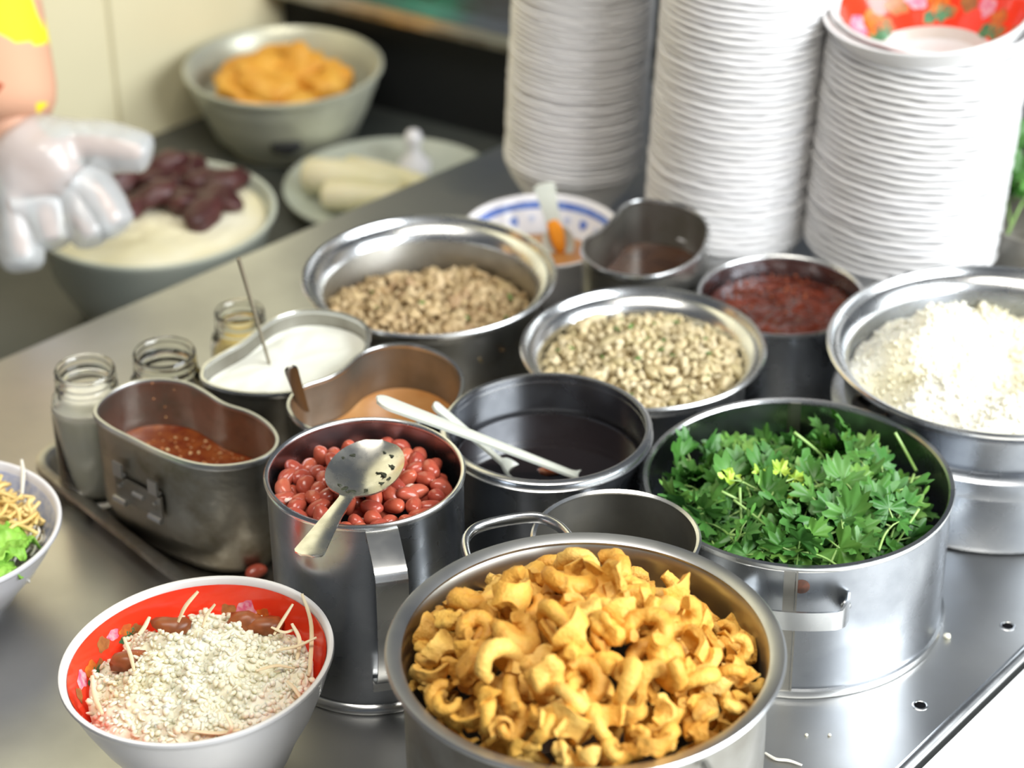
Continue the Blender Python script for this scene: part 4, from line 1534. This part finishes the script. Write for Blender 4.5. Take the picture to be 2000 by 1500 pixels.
lo = lambda x, y, z: P(x, y, z) - Vector(ll)
q = lo(70, 1000, .06)
bowl_fill('noodle_bed', left_fn, .040, 'white_noodle', ll, 'pale bed of soft noodles filling the pale blue banded bowl', .006, (0, 0, 0), .003, 'noodles', zlow=.016)
noodles('white_noodles', q.x - .015, q.y - .012, .045, .049, 330, .0011, 'white_noodle', 'thin white noodle strands along the pale blue banded rim')
q = lo(15, 965, .066)
noodles('yellow_strips', q.x, q.y, .036, .057, 300, .0016, 'yellow_noodle', 'yellow egg strips piled in the pale blue banded bowl')
for k, (px, py, z) in enumerate(((2, 1042, .068), (22, 1060, .066), (-30, 1075, .067), (-8, 1092, .066), (-60, 1060, .068))):
    v, f = [], []
    n_, m_ = 22, 14
    for i in range(n_ + 1):
        for j in range(m_ + 1):
            x, y = (i / n_ - .5) * .034, (j / m_ - .5) * .024
            e_ = (abs(i / n_ - .5) * 2) ** 2 + (abs(j / m_ - .5) * 2) ** 2
            v.append((x, y, .004 * noise.noise(Vector((x * 110, y * 110, k))) + .0045 * noise.noise(Vector((x * 220, y * 220, k + 5))) * (.4 + e_) - .004 * e_))
    f = [(i * (m_ + 1) + j, (i + 1) * (m_ + 1) + j, (i + 1) * (m_ + 1) + j + 1, i * (m_ + 1) + j + 1) for i in range(n_) for j in range(m_)]
    o = obj('lettuce_piece', mesh('lettuce_piece', v, f), M['lettuce'], None, P(px, py, z), (rnd.gauss(.2, .3), rnd.gauss(0, .3), rnd.uniform(0, 6)))
    so = o.modifiers.new('thick', 'SOLIDIFY')
    so.thickness = .0007
    tag(o, 'crinkled bright green lettuce piece in the pale blue banded bowl', 'lettuce', 'lettuce pieces in the left bowl')
strand([P(42, 898, .076), P(45, 925, .072), P(43, 965, .066)], .0016, 'white_noodle', 'noodle_strand', 'single white strand poking above the pale blue banded rim', 'noodle')

# ------------------------------------------------------------------ small things on the table
for k, (px, py, s) in enumerate(((1850, 1246, 1.0), (1575, 1437, .45), (1620, 1437, .45))):
    v, f = lumpy(2, .0026 * s, .0022 * s, .002 * s, .3, 1.5, k)
    tag(obj('rice_crumb', mesh('rice_crumb', v, f), M['rice_pot'], None, Vector((*P(px, py)[:2], .0016 * s))), 'tiny white rice crumb on the bare steel tabletop', 'crumb', 'rice crumbs on the steel table')
strand([Vector((*P(1494, 1474)[:2], .0014)), Vector((*P(1515, 1486)[:2], .0014)), Vector((*P(1540, 1489)[:2], .0014)), Vector((*P(1566, 1498)[:2], .0014))], .0013, 'white_noodle', 'noodle_strand', 'single pale noodle strand on the steel tabletop by the pan', 'noodle')
q = P(712, 1330, .012)
lf = leaf_mesh(91, .016)
lf.materials.append(mat('dark_leaf', (.02, .09, .03), .4))
o = obj('green_leaf', lf, None, None, Vector((q.x, q.y, .014)), (math.radians(55), 0, math.radians(-70)))
so = o.modifiers.new('thick', 'SOLIDIFY')
so.thickness = .0006
tag(o, 'dark green leaf propped against the foot of the bean mug', 'leaf')

# pot of greens at the far right
q = P(2085, 395, .07)
t = thing('greens_pot', 'dark steel pot of leafy greens beside the red topped bowl stack', 'pot', (q.x, q.y, 0))
v, f = lathe([(0, 0), (.072, 0), (.076, .004), (.080, .066), (.084, .070), (.083, .0715), (.078, .068), (.0745, .006), (0, .004)], 64)
obj('body', mesh('body', v, f, True, 45), M['steel_dull'], t)
for x, y in disc_points(.062, .026, 2000):
    sprig((q.x + x, q.y + y, .072 + rnd.uniform(0, .018)), (rnd.gauss(0, .5), rnd.gauss(0, .5), rnd.uniform(0, 6)), rnd.randrange(6), 1.3, False, 'green sprig heaped in the dark pot beside the bowl stack', 'green sprigs in the dark pot')

# ------------------------------------------------------------------ things on the back counter
# tofu bowl
tb = P(553, 126, -.015)
t = thing('tofu_bowl', 'worn enamel bowl of orange fried tofu before the cream wall', 'bowl', (tb.x, tb.y, CZ))
RT = (P(358, 126, -.015) - P(748, 126, -.015)).length / 2
hT = .085
v, f = lathe([(0, 0), (RT * .58, 0), (RT * .60, .006), (RT * .72, .016), (RT * .85, .045), (RT * .90, .060), (RT * .93, .066), (RT * .94, hT - .006), (RT, hT - .003), (RT, hT), (RT * .975, hT + .001), (RT * .91, hT - .005),
              (RT * .88, .062), (RT * .80, .04), (RT * .6, .014), (0, .008)], 80)
obj('body', mesh('body', v, f, True, 45), M['enamel'], t)
fa = math.radians(-86)
fp = Vector((RT * .80 * math.cos(fa), RT * .80 * math.sin(fa), .033))
v, f = lumpy(3, .016, .005, .009, .15, 1.2, 2)
obj('black_mark', mesh('black_mark', v, f), M['black'], t, fp, (math.radians(-25), 0, 0))
fn_t = lambda th, z, off=.0: Vector((RT * .86 * math.cos(th), RT * .86 * math.sin(th), z))
for k, (dx, dy, dz, sx, sy, sz, rz) in enumerate(((-.03, 0, .075, .026, .022, .020, .3), (.022, .005, .072, .024, .02, .022, 1.2), (-.002, -.03, .068, .028, .02, .015, .1), (.045, -.022, .066, .02, .018, .015, .7), (-.05, -.022, .066, .022, .02, .014, 2.1),
                                                  (-.012, .028, .072, .025, .02, .018, .9), (.015, -.048, .06, .026, .017, .012, 0), (-.03, -.047, .06, .024, .017, .012, .4), (.05, .02, .062, .02, .018, .014, 1.9), (-.05, .025, .062, .02, .02, .014, .2), (0, 0, .052, .03, .03, .02, 1))):
    v, f = lumpy(3, sx * 1.22, sy * 1.2, sz * 1.3, .6, 1.3, k + 3)
    v = [Vector((a.x, a.y, a.z)) for a in v]
    o = obj('fried_tofu', mesh('fried_tofu', v, f), M['tofu'], None, (tb.x + dx * .92, tb.y + dy, CZ + dz), (rnd.gauss(0, .2), rnd.gauss(0, .2), rz))
    tag(o, 'puffy orange fried tofu piece in the worn enamel bowl', 'tofu', 'fried tofu pieces in the enamel bowl')

# plate with radish
pp = P(765, 366, CZ + .02)
RPl = .104
t = thing('glazed_plate', 'shallow grey green plate with pale radish pieces behind table edge', 'plate', (pp.x, pp.y, CZ))
v, f = lathe([(0, 0), (RPl * .6, 0), (RPl * .63, .004), (RPl * .95, .020), (RPl, .022), (RPl, .0245), (RPl * .93, .0235), (RPl * .62, .0085), (0, .007)], 80)
obj('body', mesh('body', v, f, True, 45), M['greyglaze'], t)
for k, (px, py, z, L_, r_, a) in enumerate(((690, 350, -.062, .050, .017, -.25), (720, 385, -.070, .045, .013, -.1), (760, 345, -.06, .050, .012, -.5))):
    q = P(px, py, z)
    d_ = Vector((math.cos(a), math.sin(a), 0)) * L_
    v, f = tube([-d_, -d_ * .9, -d_ * .3, d_ * .4, d_ * .92, d_], [r_ * .6, r_, r_ * 1.05, r_ * .9, r_ * .7, r_ * .3], 16)
    o = obj('radish_piece', mesh('radish_piece', v, f), M['radish'], None, (q.x, q.y, max(q.z, CZ + .012 + r_)))
    tag(o, 'pale peeled radish piece lying on the grey green plate', 'radish', 'radish pieces on the plate')
q = P(808, 292, CZ + .03)
v, f = lathe([(0, 0), (.014, 0), (.018, .006), (.016, .018), (.008, .026), (.007, .036), (.010, .042), (.006, .050), (0, .052)], 32)
o = obj('small_bottle', mesh('small_bottle', v, f, True, 60), M['porcelain'], None, (q.x, q.y, CZ))
tag(o, 'small white bottle on the dark worktop behind the plate', 'bottle')

# basin with meat and creamy sauce
bp_ = P(300, 412, -.005)
RBs = .108
t = thing('meat_basin', 'round glazed basin of dark meat in creamy sauce beyond table edge', 'basin', (bp_.x, bp_.y, CZ))
v, f = lathe([(0, 0), (RBs * .62, 0), (RBs * .66, .005), (RBs * .86, .045), (RBs * .95, .085), (RBs, .092), (RBs, .095), (RBs * .96, .0955), (RBs * .91, .085), (RBs * .82, .045), (RBs * .6, .012), (0, .009)], 80)
obj('body', mesh('body', v, f, True, 45), M['greyglaze'], t)
prf = lambda th, z, off=.0: Vector((RBs * float(np.interp(z, [.012, .045, .085, .095], [.6, .815, .905, .955])) * math.cos(th), RBs * float(np.interp(z, [.012, .045, .085, .095], [.6, .815, .905, .955])) * math.sin(th), z))
bowl_fill('creamy_sauce', prf, .086, 'cream_sauce', (bp_.x, bp_.y, CZ), 'pale creamy sauce filling the round glazed basin', .002, amp=.002, cat='sauce', zlow=.014)
for k, (px, py) in enumerate(((235, 370), (290, 355), (345, 345), (400, 360), (420, 395), (300, 395), (350, 400), (250, 410), (395, 425), (320, 340), (205, 345), (185, 385), (440, 360), (260, 335), (215, 425), (375, 330))):
    q = P(px, py, CZ + .092)
    v, f = lumpy(3, .024, .015, .012, .35, 1.3, k + 40)
    o = obj('meat_piece', mesh('meat_piece', v, f), M['meat'], None, (q.x, q.y, CZ + .092 + rnd.uniform(0, .008)), (rnd.gauss(0, .2), rnd.gauss(0, .2), rnd.uniform(0, 3)))
    tag(o, 'dark red meat piece lying in the creamy sauce basin', 'meat', 'dark meat pieces in the basin')
q = P(325, 318, CZ + .10)
v, f = lumpy(2, .010, .008, .006, .3, 1.4, 77)
tag(obj('green_chili', mesh('green_chili', v, f), M['herb'], None, (q.x, q.y, CZ + .104)), 'small dark green bit on the meat in the basin', 'garnish')

# green basin on the cabinet
q = P(795, -45, CZ + KH + .012)
t = thing('green_basin', 'bright green plastic basin on top of the black cabinet', 'basin', (q.x, q.y, CZ + KH + .012))
v, f = lathe([(0, 0), (.044, 0), (.048, .004), (.062, .05), (.066, .052), (.066, .055), (.060, .054), (.046, .008), (0, .006)], 64)
obj('body', mesh('body', v, f, True, 45), M['green_plastic'], t)

# ------------------------------------------------------------------ person reaching in from the left
def skin_obj(name, nodes, edges, m, parent=None, sub=2, root=0):
    me = bpy.data.meshes.new(name)
    me.from_pydata([tuple(n[0]) for n in nodes], edges, [])
    o = bpy.data.objects.new(name, me)
    C.objects.link(o)
    sk_ = o.modifiers.new('skin', 'SKIN')
    for i, n in enumerate(nodes):
        r_ = n[1]
        me.skin_vertices[0].data[i].radius = r_ if isinstance(r_, tuple) else (r_, r_)
        me.skin_vertices[0].data[i].use_root = (i == root)
    sk_.use_smooth_shade = True
    sb_ = o.modifiers.new('sub', 'SUBSURF')
    sb_.levels = sb_.render_levels = sub
    me.materials.append(m)
    if parent is not None: o.parent = parent
    return o


px0, py0 = -.98, 1.62
per = thing('person', 'person in floral sleeve reaching a clear plastic glove over the basin', 'person', (px0, py0, FLOOR))
W = Vector((px0, py0, FLOOR))
D = 1.98
wrist = Q(22, 272, D) - W
elbow = Q(-70, -190, D + .02) - W
should = Vector((.19, .06, 1.27))
palm = Q(80, 335, D) - W
fing = {'f1': [(150, 282), (215, 288), (280, 300)], 'f2': [(160, 355), (200, 395), (226, 438)], 'f3': [(128, 380), (160, 425), (182, 462)], 'f4': [(85, 390), (95, 430), (104, 470)], 'th': [(30, 380), (36, 440), (44, 505)]}
nodes, edges = [], []


def nd(p, r, par=None):
    nodes.append((Vector(p), r))
    if par is not None: edges.append((par, len(nodes) - 1))
    return len(nodes) - 1


pel = nd((0, 0, .90), (.15, .10))
wai = nd((0, 0, 1.05), (.13, .09), pel)
che = nd((.01, .01, 1.24), (.16, .10), wai)
nck = nd((.03, .03, 1.40), .05, che)
chn = nd((.05, .05, 1.46), (.06, .07), nck)
hed = nd((.05, .05, 1.57), (.075, .09), chn)
crn = nd((.05, .05, 1.65), (.05, .06), hed)
sR = nd(should, .055, che)
eR = nd(elbow, .036, sR)
wR = nd(wrist, .024, eR)
pR = nd(palm, (.032, .018), wR)
sL = nd((-.19, -.03, 1.27), .055, che)
eL = nd((-.25, -.02, 1.0), .036, sL)
wL = nd((-.20, .18, .92), .024, eL)
hL = nd((-.18, .26, .90), (.03, .018), wL)
for s in (-1, 1):
    hp = nd((.085 * s, 0, .84), .085, pel)
    kn = nd((.09 * s, .01, .45), .055, hp)
    an = nd((.09 * s, 0, .09), .038, kn)
    nd((.09 * s, .14, .04), .032, an)
for k, pts in fing.items():
    p_ = pR
    for i, (x, y) in enumerate(pts):
        p_ = nd(Q(x, y, D - .004 * i) - W, (.0100, .0090, .0075)[i], p_)
skin_obj('body', nodes, edges, M['skin'], per)
# glove: looser shape around the same fingers
gn, ge = [], []
gn.append((palm, (.052, .034)))
gn.append(((wrist + palm) / 2, .038)); ge.append((0, 1))
gn.append((wrist + (wrist - palm) * .25, .036)); ge.append((1, 2))
for k, pts in fing.items():
    p_ = 0
    for i, (x, y) in enumerate(pts):
        gn.append((Q(x, y, D - .004 * i) - W, ((.027, .024, .019) if k != 'f1' else (.027, .024, .021))[i]))
        ge.append((p_, len(gn) - 1))
        p_ = len(gn) - 1
    (xa, ya), (xb, yb) = pts[1], pts[2]
    gn.append((Q(xb + (xb - xa) * .32, yb + (yb - ya) * .32, D - .009) - W, .0145))
    ge.append((p_, len(gn) - 1))
gl = skin_obj('plastic_glove', gn, ge, M['glove'], per, 3)
tx = bpy.data.textures.new('crumple', 'CLOUDS')
tx.noise_scale = .06
dm = gl.modifiers.new('crumple', 'DISPLACE')
dm.texture = tx
dm.texture_coords = 'OBJECT'
dm.texture_coords_object = per
dm.strength = .014
dm.mid_level = .5
# blouse
bn = [(Vector((0, 0, .86)), (.17, .12)), (Vector((0, 0, 1.05)), (.15, .11)), (Vector((.01, .01, 1.25)), (.175, .115)), (should, .068), (elbow, .054), (wrist * .78 + elbow * .22, .050), (wrist * .97 + elbow * .03, .048),
      (Vector((-.19, -.03, 1.27)), .068), (Vector((-.25, -.02, 1.0)), .052), (Vector((-.215, .12, .94)), .045), (Vector((.02, .02, 1.36)), .075)]
skin_obj('floral_blouse', bn, [(0, 1), (1, 2), (2, 3), (3, 4), (4, 5), (5, 6), (2, 7), (7, 8), (8, 9), (2, 10)], M['floral'], per)
tn = [(Vector((0, 0, .90)), (.165, .115))]
te = []
for s in (-1, 1):
    tn += [(Vector((.085 * s, 0, .82)), .098), (Vector((.09 * s, .01, .45)), .07), (Vector((.09 * s, 0, .12)), .055)]
    k = len(tn)
    te += [(0, k - 3), (k - 3, k - 2), (k - 2, k - 1)]
skin_obj('trousers', tn, te, M['trouser'], per)
v, f = lumpy(3, .098, .112, .105, .06, 2, 4)
hr = obj('hair', mesh('hair', v, f), M['hair'], per, (.045, .035, 1.60))
